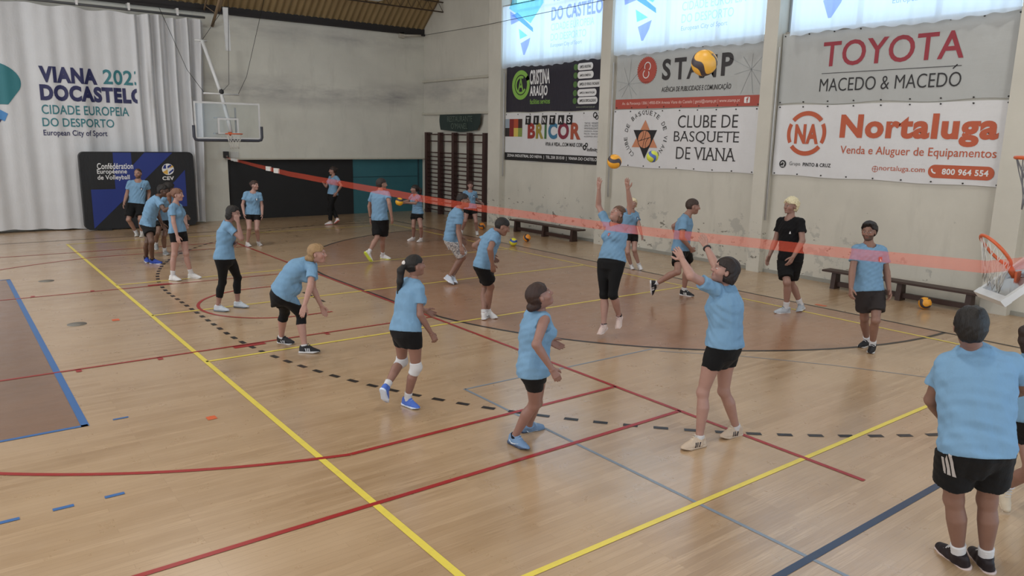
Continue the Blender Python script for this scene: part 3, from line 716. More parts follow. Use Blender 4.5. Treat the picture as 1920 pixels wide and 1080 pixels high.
def hoop_ring(c, R_, parent, up=(0, 0, 1), fwd=(0, -1, 0), netlen=.42, nm=None, ndir=None):
    up = Vector(up).normalized(); fw = Vector(fwd).normalized(); sd = up.cross(fw)
    c = Vector(c); pts = [c+R_*(math.cos(a)*fw+math.sin(a)*sd) for a in np.linspace(0, 2*math.pi, 29)[:-1]]
    MB().tube(pts, .016, 8, closed=True).build('ring', M_or, parent)
    MB().tube([c-fw*R_, c-fw*(R_+.13)-up*.02], .03, 6).box((-.05, -.01, -.06), (.05, .01, .05), Matrix.Translation(c-fw*(R_+.14))).build('ring_bracket', M_or, parent)
    nb = MB(); n = 12; nd_ = Vector(ndir) if ndir else up
    lev = [(1.0, 0.0), (.82, .12), (.66, .24), (.56, .34), (.56, netlen)]
    for k in range(n):
        for s_ in (1, -1):
            pp = []
            for i, (rr, dz) in enumerate(lev):
                a = 2*math.pi*(k+s_*.5*i)/n
                pp.append(c+R_*rr*(math.cos(a)*fw+math.sin(a)*sd)-nd_*dz)
            nb.tube(pp, .0045, 4)
    nb.build('net', nm or mat('white_cord', '#c9c9c4', .8), parent)
hoop_ring((cx+.02, BY-.42, 2.76), .225, e)
MB().tube([(6.42, BY+.35, 5.32), (6.80, BY+.12, 3.86), (6.94, BY+.06, 3.1), (7.0, BY+.04, 2.75)], [.05, .05, .06, .05], 8).build('support_arm', M_wm, e)
MB().box((6.52, BY+.03, 3.18), (7.16, BY+.07, 3.22)).box((7.12, BY+.03, 2.76), (7.16, BY+.07, 3.5)).box((6.5, BY+.02, 2.74), (7.18, BY+.06, 2.78)).build('rear_frame', mat('grey_metal', '#8c8f91', .4), e)
MB().tube([(6.30, BY+.1, 3.87), (7.29, BY+.1, 3.87)], .025, 8).tube([(6.22, BY+.36, 5.32), (6.56, BY+.36, 5.32)], .03, 8).build('spreader_bar', M_wm, e)
MB().ellipsoid((6.80, BY+.1, 3.93), (.07, .05, .08), 10, 8).build('pulley', M_blk, e)
b = MB()
for p_ in ([(6.31, BY+.1, 3.9), (5.95, BY+.3, 4.5), (5.43, BY+.8, 6.2)], [(7.28, BY+.1, 3.9), (7.6, BY+.3, 4.4), (8.64, BY+.5, roof_z(23.1)-.05)], [(6.83, BY+.1, 3.95), (7.02, BY+.1, 4.15), (7.16, BY+.2, 6.5)], [(6.76, BY+.08, 3.9), (6.60, BY+.3, 4.8), (6.46, BY+.36, 5.3)], [(6.42, BY+.36, 5.33), (6.95, BY+.3, 6.1)]):
    b.tube(p_, .007, 5)
b.build('cable', M_blk, e)
tag(MB().prism([(-.055, 0), (.075, 0), (.06, 1.2), (-.08, 1.2)], (-.04, .04), Matrix(((1, 0, 0, 7.2), (0, 0, 1, 23.2), (0, 1, 0, 5.12), (0, 0, 0, 1)))).build('hanging_strut', M_wm), 'white metal strut hanging from the roof truss beside the curtain end', 'strut')

# ================================================================== ribbon net, wall box
e = empty('ribbon_net', (6.3, 12, 1.95), 'translucent orange ribbon stretched across the whole hall instead of a net', 'net')
t = NT('orange_mesh_tape'); tr = t.new('ShaderNodeBsdfTransparent'); df = t.new('ShaderNodeBsdfDiffuse'); tl = t.new('ShaderNodeBsdfTranslucent')
df.inputs[0].default_value = (*lin('#f2684f'), 1); tl.inputs[0].default_value = (*lin('#f2684f'), 1)
m1 = t.new('ShaderNodeMixShader'); m1.inputs[0].default_value = .4; t.link(df.outputs[0], m1.inputs[1]); t.link(tl.outputs[0], m1.inputs[2])
m2 = t.new('ShaderNodeMixShader'); m2.inputs[0].default_value = .38; t.link(tr.outputs[0], m2.inputs[1]); t.link(m1.outputs[0], m2.inputs[2]); t.link(m2.outputs[0], t.n['Material Output'].inputs[0])
RIB = [(7.45, 24.71, 2.035, 0.03), (7.426, 24.363, 2.02, 0.06), (7.117, 18.656, 1.87, 0.126), (6.955, 15.664, 1.838, 0.121), (6.815, 13.077, 1.82, 0.131), (6.715, 11.227, 1.796, 0.121), (6.617, 9.411, 1.794, 0.108), (6.546, 8.091, 1.809, 0.103), (6.483, 6.944, 1.818, 0.101), (6.413, 5.647, 1.845, 0.101), (6.333, 4.169, 1.898, 0.095), (6.289, 3.348, 1.925, 0.096), (6.266, 2.926, 1.944, 0.095), (6.231, 2.275, 1.973, 0.095), (7.2, 2.12, 1.97, 0.1), (8.5, 1.98, 1.97, 0.07)]
P = []
for i in range(len(RIB)-1):
    A, B = RIB[i], RIB[i+1]
    for k in range(8):
        q = [a+(c-a)*k/8 for a, c in zip(A, B)]
        P.append([(q[0]+.004*math.sin(3*q[1]+j), q[1], q[2]-q[3]*j/4) for j in range(5)])
MB().grid(P).build('tape', t.m, e)
b = MB()
for (x, y, z, w) in ((7.403, 23.93, 2.009, 0.065), (7.385, 23.6, 2.0, 0.069), (7.206, 20.3, 1.913, 0.107), (7.168, 19.6, 1.895, 0.115)):
    b.box((x-.02, y-.16, z-w-.004), (x+.02, y+.16, z+.004))
b.build('white_binding', mat('white_tape', '#d5d5d2', .6), e)
e = empty('winch_box', (7.47, 24.85, 2.06), 'small black winch box on the end wall holding the far end of the ribbon', 'winch')
MB().box((7.40, 24.74, 2.0), (7.54, 24.9, 2.2)).build('case', M_blk, e)
MB().tube([(7.47, 24.72, 2.05), (7.47, 24.76, 2.05)], .03, 10).build('spindle', mat('dull_steel', '#6f6a62', .5), e)
tag(MB().box((7.62, 24.87, 2.0), (7.88, 24.9, 2.19)).build('wall_plate', mat('white_plastic', '#bdbfbd', .5)), 'white square cover plate on the end wall above the black doorway', 'cover plate')
tag(MB().box((13.75, 24.8, 6.22), (13.95, 24.9, 6.40)).tube([(13.9, 24.82, 6.31), (14.5, 24.6, 6.33)], .04, 8).build('wall_winch', mat('pale_metal', '#a8a49a', .5)), 'small pale bracket with an arm high in the far corner under the dark beam', 'bracket')
tag(MB().tube([(14.5, 24.6, 6.33), (14.1, 20.2, 6.2), (14.08, 14.8, 6.28), (14.04, 9.8, 6.5), (13.9, 3, 6.9)], .008, 5).build('wire', M_blk), 'thin dark wire strung along the top of the banner wall', 'wire')

# ================================================================== folded hoop and ring at the right edge
e = empty('folding_hoop', (8.3, 2.4, 0), 'folded-down orange hoop with a white framed clear board at the right edge', 'basketball goal')
C = Vector((7.95, 2.84, 1.85))
upv = (.77*_r+.64*_u).normalized(); hv = (.95*_f+.10*_r+.10*_u); fw = (-.64*_r+.77*_u).normalized(); fw = (fw-upv*fw.dot(upv)).normalized()
tl_ = .24; sdv = upv.cross(fw).normalized(); upv = (upv*math.cos(tl_)+sdv*math.sin(tl_)).normalized(); sdv = upv.cross(fw).normalized()
ax = -fw
hoop_ring(C, .185, e, up=upv, fwd=fw, netlen=.24, ndir=(0, 0, 1), nm=mat('clear_cord', '#c2c2bd', .7))
bc = C+ax*.345
Mb = Matrix(((sdv.x, upv.x, ax.x, bc.x), (sdv.y, upv.y, ax.y, bc.y), (sdv.z, upv.z, ax.z, bc.z), (0, 0, 0, 1)))
t = NT('clear_acrylic'); tr = t.new('ShaderNodeBsdfTransparent'); tr.inputs[0].default_value = (.93, .94, .96, 1); df = t.new('ShaderNodeBsdfGlossy'); df.inputs['Roughness'].default_value = .25
mx = t.new('ShaderNodeMixShader'); mx.inputs[0].default_value = .3; t.link(tr.outputs[0], mx.inputs[1]); t.link(df.outputs[0], mx.inputs[2]); t.link(mx.outputs[0], t.n['Material Output'].inputs[0])
MB().box((-.28, -.28, -.012), (.28, .95, .012), Mb).build('clear_board', t.m, e)
MB().box((-.3, -.32, -.035), (.3, -.25, .035), Mb).box((-.3, -.25, -.03), (-.25, .95, .03), Mb).box((.25, -.25, -.03), (.3, .95, .03), Mb).box((-.3, .95, -.03), (.3, 1.0, .03), Mb).build('white_frame', M_wm, e)
pw = bc+ax*.3
MB().tube([bc+ax*.03, pw, (8.55, 2.0, 1.5)], .04, 8).tube([(8.55, 2.0, 0.05), (8.55, 2.0, 3.4)], .05, 10).box((8.1, 1.6, 0), (9.0, 2.4, .12)).build('stand', M_wm, e)
MB().tube([bc+ax*.05+sdv*(.25*math.cos(k*.9)-.1)+upv*(.05+.06*math.sin(k*1.7)) for k in range(14)], .008, 5).build('cable_loop', M_blk, e)
e = empty('hanging_hoop', (7.7, 2.5, 2.7), 'upper hoop with a dark red ring and grey net cut by the right frame edge', 'basketball goal')
R2 = Vector((7.66, 2.45, 2.725))
hoop_ring(R2, .225, e, up=(0, 0, 1), fwd=(-.6, .8, 0), netlen=.45, nm=mat('grey_cord', '#6d6e72', .8))
MB().tube([(7.85, 2.2, 2.7), (8.2, 1.95, 2.72), (8.5, 1.95, 2.75)], .035, 8).box((7.3, 1.9, 2.6), (8.6, 1.94, 3.4), Matrix.Translation((0, .15, 0))).build('board', M_wm, e)

# ================================================================== volleyballs
def ball(loc, c1, c2, label, rot, c3=None, r=.106):
    e = empty('volleyball', loc, label, 'ball', 'volleyballs in the hall')
    key = 'ball_'+c1+c2
    t = NT(key); v = t.coords((1, 1, 1)); sep = t.new('ShaderNodeSeparateXYZ'); t.link(v, sep.inputs[0])
    wv = t.math('SINE', t.math('MULTIPLY_ADD', sep.outputs[0], 34, 0))
    k = t.math('ADD', t.math('MULTIPLY', sep.outputs[2], 1/r), t.math('MULTIPLY', wv, .30))
    m = t.ramp(t.math('ABSOLUTE', k), .30, .26)
    k2 = t.math('ADD', t.math('MULTIPLY', sep.outputs[1], 1/r), t.math('MULTIPLY', t.math('SINE', t.math('MULTIPLY', sep.outputs[2], 30)), .35))
    m2 = t.math('MULTIPLY', t.ramp(t.math('ABSOLUTE', t.math('SUBTRACT', k2, .15)), .16, .13), t.ramp(sep.outputs[0], -.01, .01))
    cc = t.mix(t.math('MAXIMUM', m, m2), lin(c1), lin(c2))
    t.base(cc); t.b.inputs['Roughness'].default_value = .42
    b = MB().ellipsoid((0, 0, 0), (r, r, r), 32, 20)
    o = b.build('leather_panels', t.m); o.parent = e; o.rotation_euler = rot
    sm = MB()
    for a in (0, 1.05, 2.1):
        sm.tube([(1.003*r*math.cos(q)*math.cos(a), 1.003*r*math.cos(q)*math.sin(a), 1.003*r*math.sin(q)) for q in np.linspace(-1.4, 1.4, 15)], .0015, 4)
    s = sm.build('seam', mat('seam_dark', '#6a5a30', .7)); s.parent = e; s.rotation_euler = rot
    return e
Ye, Na = '#e0a032', '#3a3238'
ball((8.05, 8.07, 2.49), Ye, Na, 'orange and dark ball in the air just above the raised hands of the jumping person', (.3, .2, .4))
ball((10.35, 9.42, 2.52), '#c9d24a', '#4a66ae', 'yellow-green and blue ball in the air before the star emblem banner', (.9, .6, .3))
ball((5.18, 4.2, 3.45), '#d9a440', Na, 'big orange ball in the air in front of the red seal banner', (1.0, .35, -.5))
ball((9.60, 17.43, 1.11), '#e5ae2e', Na, 'orange ball held in two hands in front of the teal panel', (.2, .5, 1.2))
ball((11.99, 15.63, .106), '#d8d23c', '#2f4f9c', 'yellow and blue ball lying on the floor, left of the two balls near the bench', (.2, .3, .9))
ball((12.82, 16.1, .106), '#df8f2c', Na, 'orange and dark ball lying on the floor, right of the two balls near the bench', (1.1, .3, .4))
ball((14.0 - .45, 5.82, .106), '#dd9a2c', Na, 'orange and dark ball on the floor in front of the nearer bench', (.7, -.4, .2))
ball((13.3, 18.95, .106), '#d8862c', Na, 'orange ball on the floor half hidden behind the person in front of the wall bars', (.4, .3, .2))
# ================================================================== people
# Each figure: skeleton joints in metres (measured pose), then flesh grown as one smooth implicit surface.
def smin(a, b, k):
    h = np.maximum(k-np.abs(a-b), 0)/k
    return np.minimum(a, b)-h*h*k*.25
class Field:
    def __init__(s, lo, hi, h):
        s.lo = np.array(lo, float); s.h = h; s.n = np.ceil((np.array(hi)-s.lo)/h).astype(int)+1
        s.ax = [(s.lo[i]+h*np.arange(s.n[i])).astype(np.float32) for i in range(3)]
        s.d = np.full(s.n, .5, np.float32)
    def win(s, lo, hi):
        a = [max(0, int((lo[i]-s.lo[i])/s.h)) for i in range(3)]; b = [min(s.n[i], int((hi[i]-s.lo[i])/s.h)+2) for i in range(3)]
        return tuple(slice(x, max(x, y)) for x, y in zip(a, b))
    def xyz(s, w=None):
        w = w or (slice(None),)*3
        return s.ax[0][w[0]][:, None, None], s.ax[1][w[1]][None, :, None], s.ax[2][w[2]][None, None, :]
    def add(s, prim, k=.02, op='add'):
        fn, lo, hi = prim; m = .03+k
        w = s.win(np.array(lo)-m, np.array(hi)+m)
        if any(x.stop <= x.start for x in w): return
        v = fn(*s.xyz(w)).astype(np.float32)
        if op == 'add': s.d[w] = smin(s.d[w], v, k)
        elif op == 'sub': s.d[w] = -smin(-s.d[w], v, k)
        elif op == 'max': s.d[w] = np.maximum(s.d[w], v)
    def cut(s, p, n, k=None):
        """remove everything on the side n points to"""
        x, y, z = s.xyz(); v = ((x-p[0])*n[0]+(y-p[1])*n[1]+(z-p[2])*n[2]).astype(np.float32)
        s.d = np.maximum(s.d, v)
    def surface(s):
        d = s.d; I = d < 0; nx, ny, nz = d.shape
        c = [I[i:nx-1+i, j:ny-1+j, k:nz-1+k] for i in (0, 1) for j in (0, 1) for k in (0, 1)]
        su = sum(x.astype(np.int8) for x in c); act = (su > 0) & (su < 8)
        ci = np.argwhere(act)
        if len(ci) == 0: return np.zeros((0, 3)), np.zeros((0, 4), int)
        idx = -np.ones(act.shape, np.int64); idx[act] = np.arange(len(ci))
        off = np.array([(i, j, k) for i in (0, 1) for j in (0, 1) for k in (0, 1)])
        val = np.stack([d[ci[:, 0]+o[0], ci[:, 1]+o[1], ci[:, 2]+o[2]] for o in off], 1).astype(np.float64)
        P = np.zeros((len(ci), 3)); cnt = np.zeros(len(ci))
        for a in range(8):
            for b in range(a+1, 8):
                if np.abs(off[a]-off[b]).sum() != 1: continue
                va, vb = val[:, a], val[:, b]; m = (va < 0) != (vb < 0)
                t = np.where(m, va/np.where(m, va-vb, 1), 0)
                P += np.where(m[:, None], off[a]+t[:, None]*(off[b]-off[a]), 0); cnt += m
        P = s.lo+s.h*(ci+P/cnt[:, None])
        F = []
        for ax in range(3):
            u, v = [(1, 2), (2, 0), (0, 1)][ax]
            A = [slice(None)]*3; B = [slice(None)]*3; A[ax] = slice(0, -1); B[ax] = slice(1, None)
            i0, i1 = I[tuple(A)], I[tuple(B)]; e = np.argwhere(i0 != i1)
            ok = (e[:, u] > 0) & (e[:, v] > 0) & (e[:, u] < d.shape[u]-1) & (e[:, v] < d.shape[v]-1); e = e[ok]
            fl = i0[e[:, 0], e[:, 1], e[:, 2]]
            q = []
            for du, dv in ((-1, -1), (0, -1), (0, 0), (-1, 0)):
                w = e.copy(); w[:, u] += du; w[:, v] += dv; q.append(idx[w[:, 0], w[:, 1], w[:, 2]])
            q = np.stack(q, 1); q[~fl] = q[~fl][:, ::-1]; F.append(q)
        return P, np.concatenate(F)
def V(*a): return np.array(a, float)
def nrm(v): return v/max(1e-9, np.linalg.norm(v))
def limb(a, b, prof, bow=None, bowdir=None, flat=None):
    """tapered limb from a to b; prof: (t, radius) pairs; optional sideways bow; flat=(dir, squash)"""
    a = np.asarray(a, float); b = np.asarray(b, float); ts = [p[0] for p in prof]; rs = [p[1] for p in prof]
    ba = b-a; L2 = ba@ba; R = max(rs)+(max(abs(q[1]) for q in bow) if bow else 0)
    def fn(x, y, z):
        px, py, pz = x-a[0], y-a[1], z-a[2]
        t = np.clip((px*ba[0]+py*ba[1]+pz*ba[2])/L2, 0, 1)
        r = np.interp(t, ts, rs)
        px = px-t*ba[0]; py = py-t*ba[1]; pz = pz-t*ba[2]
        if bow:
            o = np.interp(t, [q[0] for q in bow], [q[1] for q in bow]); px = px-o*bowdir[0]; py = py-o*bowdir[1]; pz = pz-o*bowdir[2]
        if flat is not None:
            n, sq = flat; c = (px*n[0]+py*n[1]+pz*n[2])*(1/sq-1); px = px+c*n[0]; py = py+c*n[1]; pz = pz+c*n[2]
        return np.sqrt(px*px+py*py+pz*pz)-r
    return fn, np.minimum(a, b)-R, np.maximum(a, b)+R
def ell(c, r, F=None):
    """ellipsoid with axes the columns of F"""
    c = np.asarray(c, float); F = np.eye(3) if F is None else F; m = min(r); R = max(r)
    def fn(x, y, z):
        px, py, pz = x-c[0], y-c[1], z-c[2]; q = 0; g = 0
        for i in range(3):
            w = (px*F[0, i]+py*F[1, i]+pz*F[2, i]); q = q+(w/r[i])**2; g = g+(w/r[i]**2)**2
        q = np.sqrt(q)
        return q*(q-1)/np.maximum(np.sqrt(g), 1e-6)
    return fn, c-R, c+R
BODY_M = [(-.05, .070, .055), (0, .093, .066), (.05, .091, .064), (.11, .083, .058), (.18, .092, .066), (.23, .099, .067), (.262, .085, .055), (.287, .050, .043), (.305, .036, .037)]
BODY_F = [(-.05, .078, .060), (0, .101, .072), (.05, .094, .065), (.11, .077, .055), (.18, .083, .063), (.225, .087, .064), (.258, .076, .050), (.285, .045, .040), (.305, .032, .034)]
class Fig:
    def __init__(s, X, H, fem, look, pitch, girth=1.0):
        s.J = {k: V(*v) for k, v in X.items()}; s.H = H; s.k = H/1.75; s.fem = fem; s.g = girth; J = s.J
        s.mh = (J['HL']+J['HR'])/2; s.N = J['N']; s.ax = nrm(s.N-s.mh); s.TL = np.linalg.norm(s.N-s.mh)
        def frame(l):
            l = l-s.ax*(l@s.ax); l = nrm(l); return np.stack([np.cross(l, s.ax), l, s.ax], 1)
        s.Fp = frame(J['HL']-J['HR']); s.Fc = frame(J['SL']-J['SR'])
        fw = nrm(s.Fp[:, 0]+s.Fc[:, 0]); s.F = frame(np.cross(s.ax, fw))
        bend = max(0.0, 1-s.ax[2]); s.curve = -.10*bend-.008
        a = math.radians(look)-YAW; hp = math.radians(pitch)
        h0 = V(math.cos(a), math.sin(a), 0); l = V(-math.sin(a), math.cos(a), 0)
        f = h0*math.cos(hp)+V(0, 0, 1)*math.sin(hp); s.hd = np.stack([f, l, np.cross(f, l)], 1)
        s.HD = J['HD']
    def torso(s, off=0.0, drape=0.0, lo=-.05, widen=1.0):
        prof = BODY_F if s.fem else BODY_M; T = np.array(prof); T = T.copy(); T[:, 1:] *= s.H*s.g; T[:, 0] *= s.TL/.305
        sh = T[:, 1].copy(); dp = T[:, 2].copy()
        if drape:
            for i in range(len(T)-4, -1, -1):
                sh[i] = max(sh[i], sh[i+1]*drape); dp[i] = max(dp[i], dp[i+1]*drape)
        ts, A, B = T[:, 0], (sh+off)*widen, dp+off
        c, F, mh, TL = s.mh, s.F, s.mh, s.TL; cv = s.curve*s.H
        Fp, Fc = s.Fp, s.Fc
        def fn(x, y, z):
            px, py, pz = x-c[0], y-c[1], z-c[2]
            t = px*s.ax[0]+py*s.ax[1]+pz*s.ax[2]; tc = np.clip(t, ts[0], ts[-1])
            w = np.clip(t/TL, 0, 1)
            lx = (Fp[0, 1]*(1-w)+Fc[0, 1]*w); ly = (Fp[1, 1]*(1-w)+Fc[1, 1]*w); lz = (Fp[2, 1]*(1-w)+Fc[2, 1]*w)
            fx = (Fp[0, 0]*(1-w)+Fc[0, 0]*w); fy = (Fp[1, 0]*(1-w)+Fc[1, 0]*w); fz = (Fp[2, 0]*(1-w)+Fc[2, 0]*w)
            u = px*lx+py*ly+pz*lz; v = px*fx+py*fy+pz*fz-cv*4*w*(1-w)
            a = np.interp(tc, ts, A); b = np.interp(tc, ts, B)
            e = np.sqrt((u/a)**2+(v/b)**2+1e-9); gr = np.sqrt((u/a**2)**2+(v/b**2)**2+1e-9)
            d2 = e*(e-1)/gr; d2 = np.maximum(d2, -np.minimum(a, b))
            dt = t-tc
            return np.where(dt == 0, d2, np.sqrt(np.maximum(d2, 0)**2+dt*dt)+np.minimum(d2, 0))
        R = max(A)+.02
        e0 = s.mh+s.ax*ts[0]; e1 = s.mh+s.ax*ts[-1]
        return fn, np.minimum(e0, e1)-R, np.maximum(e0, e1)+R
    def back(s, side):
        J = s.J; h, k, a = J['H'+side], J['K'+side], J['A'+side]
        f = s.F[:, 0]; d = nrm(a-k); b = -(f-d*(f@d)); return nrm(b)
    def leg_prims(s, side, th=0, sh=0):
        J = s.J; q = s.k; g = .5*(1+s.g); h, k, a = J['H'+side], J['K'+side], J['A'+side]; bk = s.back(side)
        out = max(0, 1)*nrm(J['HL']-J['HR'])*(1 if side == 'L' else -1)
        f = 1.06 if s.fem else 1.0
        h2 = h+s.ax*.0*q+out*.012*q
        return [limb(h2, k, [(0, (.088*f+th)*q*g), (.25, (.084*f+th)*q*g), (.6, (.068+th)*q*g), (.88, (.055+th)*q*g), (1, (.054+th)*q*g)], [(0, 0), (.5, .012*q), (1, 0)], -bk),
                limb(k, a, [(0, (.053+sh)*q*g), (.12, (.050+sh)*q*g), (.32, (.056+sh)*q*g), (.55, (.047+sh)*q*g), (.82, (.036+sh)*q), (1, (.036+sh)*q)], [(0, 0), (.3, .016*q), (.6, .010*q), (1, .004*q)], bk)]
    def arm_prims(s, side, e=0):
        J = s.J; q = s.k*(.93 if s.fem else 1.0); a, b, c = J['S'+side], J['E'+side], J['W'+side]
        a = a+nrm(b-a)*.012*q-(1 if side == 'L' else -1)*s.Fc[:, 1]*.010*q
        return [limb(a, b, [(0, (.048+e)*q), (.25, (.050+e)*q), (.6, (.044+e)*q), (1, (.039+e)*q)]),
                limb(b, c, [(0, (.040+e)*q), (.25, (.043+e)*q), (.6, (.035+e)*q), (1, (.0265+e)*q)])]
    def foot(s, side):
        J = s.J; a, t, k = J['A'+side], J['T'+side], J['K'+side]; d = nrm(t-a); sh = nrm(k-a)
        lat = np.cross(sh, d)
        if np.linalg.norm(lat) < .25: lat = -(J['HL']-J['HR'])
        lat = nrm(lat-d*(lat@d)); up = np.cross(d, lat)
        if up@sh < 0: up = -up
        c, si = math.cos(.30), math.sin(.30)
        return a, np.stack([d*c+up*si, np.cross(up*c-d*si, d*c+up*si), up*c-d*si], 1)
    def hand(s, side, curl, normal=None, spread=0.0):
        J = s.J; w, e = J['W'+side], J['E'+side]; d = nrm(w-e); sg = 1 if side == 'L' else -1; l = s.Fc[:, 1]
        n = -sg*l if normal is None else V(*normal); n = nrm(n-d*(n@d)); t = np.cross(n, d)*sg; q = s.k*(.94 if s.fem else 1.0)
        P = []
        nb = n
        base = [(.028, .090, .072), (.0095, .094, .080), (-.010, .091, .074), (-.028, .084, .058)]
        for i, (o, pl, fl) in enumerate(base):
            p0 = w+t*o*.55*q; p1 = w+d*pl*q+t*o*q
            P.append((limb(p0, p1, [(0, .0145*q), (1, .0125*q)], flat=None), .012))
            ang = curl*.6+.06*i*curl; dr = d; sp = spread*(o/.028)*.28
            dd = nrm(d+t*sp); p = p1
            for seg_, (fr, r0, r1) in enumerate(((.45, .0098, .0090), (.31, .0090, .0082), (.24, .0082, .0066))):
                a_ = ang*(1 if seg_ == 0 else 1.15*(seg_+.0)+.6)
                dv = nrm(dd*math.cos(min(a_, 2.8))+nb*math.sin(min(a_, 2.8))); p2 = p+dv*fl*fr*q
                P.append((limb(p, p2, [(0, r0*q), (1, r1*q)]), .006)); p = p2
        # thumb leaves the side of the palm near its base
        p = w+d*.022*q+t*.020*q
        for ln, r0, r1, (kt, kd, kn) in ((.042, .0155, .0120, (.72-.2*curl, .66, .25+.2*curl)), (.033, .0115, .0100, (.45-.3*curl, .85, .22+.35*curl)), (.026, .0100, .0075, (.30-.3*curl, .9, .2+.45*curl))):
            p2 = p+nrm(t*kt+d*kd+n*kn)*ln*q; P.append((limb(p, p2, [(0, r0*q), (1, r1*q)]), .008)); p = p2
        return P, w, d, q
def union_bounds(prims, m=.05):
    return np.min([p[1] for p in prims], 0)-m, np.max([p[2] for p in prims], 0)+m
def head_prims(f):
    F, c, q = f.hd, f.HD, f.k*(.97 if f.fem else 1.0); at = lambda x, y, z: c+F @ (V(x, y, z)*q)
    E = lambda x, y, z, a, b, d: ell(at(x, y, z), (a*q, b*q, d*q), F)
    A = [(E(-.012, 0, .022, .098, .077, .093), .01), (E(.026, 0, -.045, .066, .057 if not f.fem else .053, .076), .04), (E(.062, 0, -.096, .026, .024, .022), .03),
         (E(.050, .040, -.030, .030, .026, .030), .02), (E(.050, -.040, -.030, .030, .026, .030), .02),
         (limb(at(.082, -.032, .020), at(.082, .032, .020), [(0, .012*q), (1, .012*q)]), .02),
         (limb(at(.090, 0, .010), at(.110, 0, -.030), [(0, .009*q), (1, .0135*q)]), .014),
         (limb(at(.100, -.011, -.034), at(.100, .011, -.034), [(0, .0095*q), (1, .0095*q)]), .008),
         (limb(at(.083, -.017, -.060), at(.083, .017, -.060), [(0, .0085*q), (.5, .0115*q), (1, .0085*q)]), .008),
         (limb(at(.080, -.015, -.071), at(.080, .015, -.071), [(0, .0085*q), (.5, .0115*q), (1, .0085*q)]), .008),
         (E(-.008, .079, -.012, .019, .009, .030), .006), (E(-.008, -.079, -.012, .019, .009, .030), .006)]
    S = [(E(.097, .032, -.002, .017, .017, .011), .012), (E(.097, -.032, -.002, .017, .017, .011), .012)]
    Ey = [(E(.077, .032, -.002, .0135, .0135, .0125), .003), (E(.077, -.032, -.002, .0135, .0135, .0125), .003)]
    nk = limb(f.N-f.ax*.03*f.k, at(-.022, 0, -.055), [(0, (.056 if not f.fem else .049)*f.k), (.5, (.053 if not f.fem else .045)*f.k), (1, (.052 if not f.fem else .046)*f.k)])
    return A, S, Ey, nk
def skin_colour(f, P, c, lips, brow, beard, at_k):
    L = ((P-f.HD) @ f.hd)/at_k; C = np.tile(np.array(c), (len(P), 1)); x, y, z = L.T
    near = (np.abs(x) < .2) & (np.abs(y) < .15) & (np.abs(z) < .2)
    def put(m, col_, a=1.0): C[m] = C[m]*(1-a)+np.array(col_)*a
    ch = near & (x > .035) & ((np.abs(np.abs(y)-.042) < .022) & (np.abs(z+.028) < .022)); put(ch, np.array(c)*V(1.05, .86, .82), .6)
    if beard is not None: put(near & (x > .008) & (z < -.042+.25*np.maximum(0, .05-x)) & (z > -.120+.5*np.maximum(0, .05-x)) & ~((np.abs(y) < .026) & (z > -.05)), beard, .8)
    put(near & (x > .072) & (np.abs(y) < .024) & (np.abs(z+.066) < .0105), lips, .75)
    put(near & (x > .055) & (np.abs(np.abs(y)-.034) < .022) & (np.abs(z-.021-.12*(.034-np.abs(np.abs(y)-.034))) < .0048), brow, .6)
    ey = near & (x > .055) & (((np.abs(y)-.032)/.0135)**2+((z+.002)/.0065)**2 < 1); put(ey, (.55, .52, .49))
    put(near & (x > .055) & (((np.abs(y)-.032)/.0066)**2+((z+.002)/.0066)**2 < 1), (.05, .035, .025))
    return C
def new_obj(name, P, F, m, parent=None, origin=None, cols=None):
    base = V(*(WL[parent.name] if parent is not None else origin))
    me = bpy.data.meshes.new(name); P = np.asarray(P)-base
    me.vertices.add(len(P)); me.vertices.foreach_set('co', P.astype(np.float32).ravel())
    me.loops.add(F.size); me.loops.foreach_set('vertex_index', F.astype(np.int32).ravel())
    me.polygons.add(len(F)); me.polygons.foreach_set('loop_start', (np.arange(len(F))*4).astype(np.int32))
    me.polygons.foreach_set('use_smooth', np.ones(len(F), bool)); me.update(calc_edges=True)
    if cols is not None:
        at = me.color_attributes.new('tone', 'FLOAT_COLOR', 'POINT')
        at.data.foreach_set('color', np.concatenate([cols, np.ones((len(cols), 1))], 1).astype(np.float32).ravel())
    o = bpy.data.objects.new(name, me); col.objects.link(o); o.data.materials.append(m)
    if parent is not None: o.parent = parent
    else: o.location = tuple(base)
    WL[o.name] = tuple(base); return o
t = NT('skin'); at = t.new('ShaderNodeAttribute'); at.attribute_name = 'tone'
k = t.mix(t.noise(t.coords(), 14, 3), (1, 1, 1), (.84, .80, .80)); t.base(t.mix(1.0, at.outputs['Color'], k, 'MULTIPLY')); t.b.inputs['Roughness'].default_value = .5
t.b.inputs['Subsurface Weight'].default_value = 0.0; M_skin = t.m
def fabric(name, c, rough=.85, bump=.25):
    if name in _mats: return _mats[name]
    t = NT(name); c = lin(c); v = t.coords()
    k = t.mix(t.noise(v, 5, 4), c, tuple(x*.86 for x in c)); t.base(k); t.b.inputs['Roughness'].default_value = rough
    t.b.inputs['Specular IOR Level'].default_value = .25; t.b.inputs['Sheen Weight'].default_value = .02
    w = t.noise(t.coords((1, 1, .4), rot=(.6, .45, 0)), 13, 3, .55); t.bump(w, bump*1.6, .04)
    _mats[name] = t.m; return t.m
def hair_mat(c):
    n = 'hair_'+c.strip('#')
    if n in _mats: return _mats[n]
    t = NT(n); cc = lin(c); w = t.noise(t.coords((1, 1, .22)), 55, 3, .6)
    t.base(t.mix(w, tuple(x*.65 for x in cc), tuple(min(1, x*1.45) for x in cc))); t.b.inputs['Roughness'].default_value = .55
    t.b.inputs['Specular IOR Level'].default_value = .35; t.bump(w, .5, .02); _mats[n] = t.m; return t.m
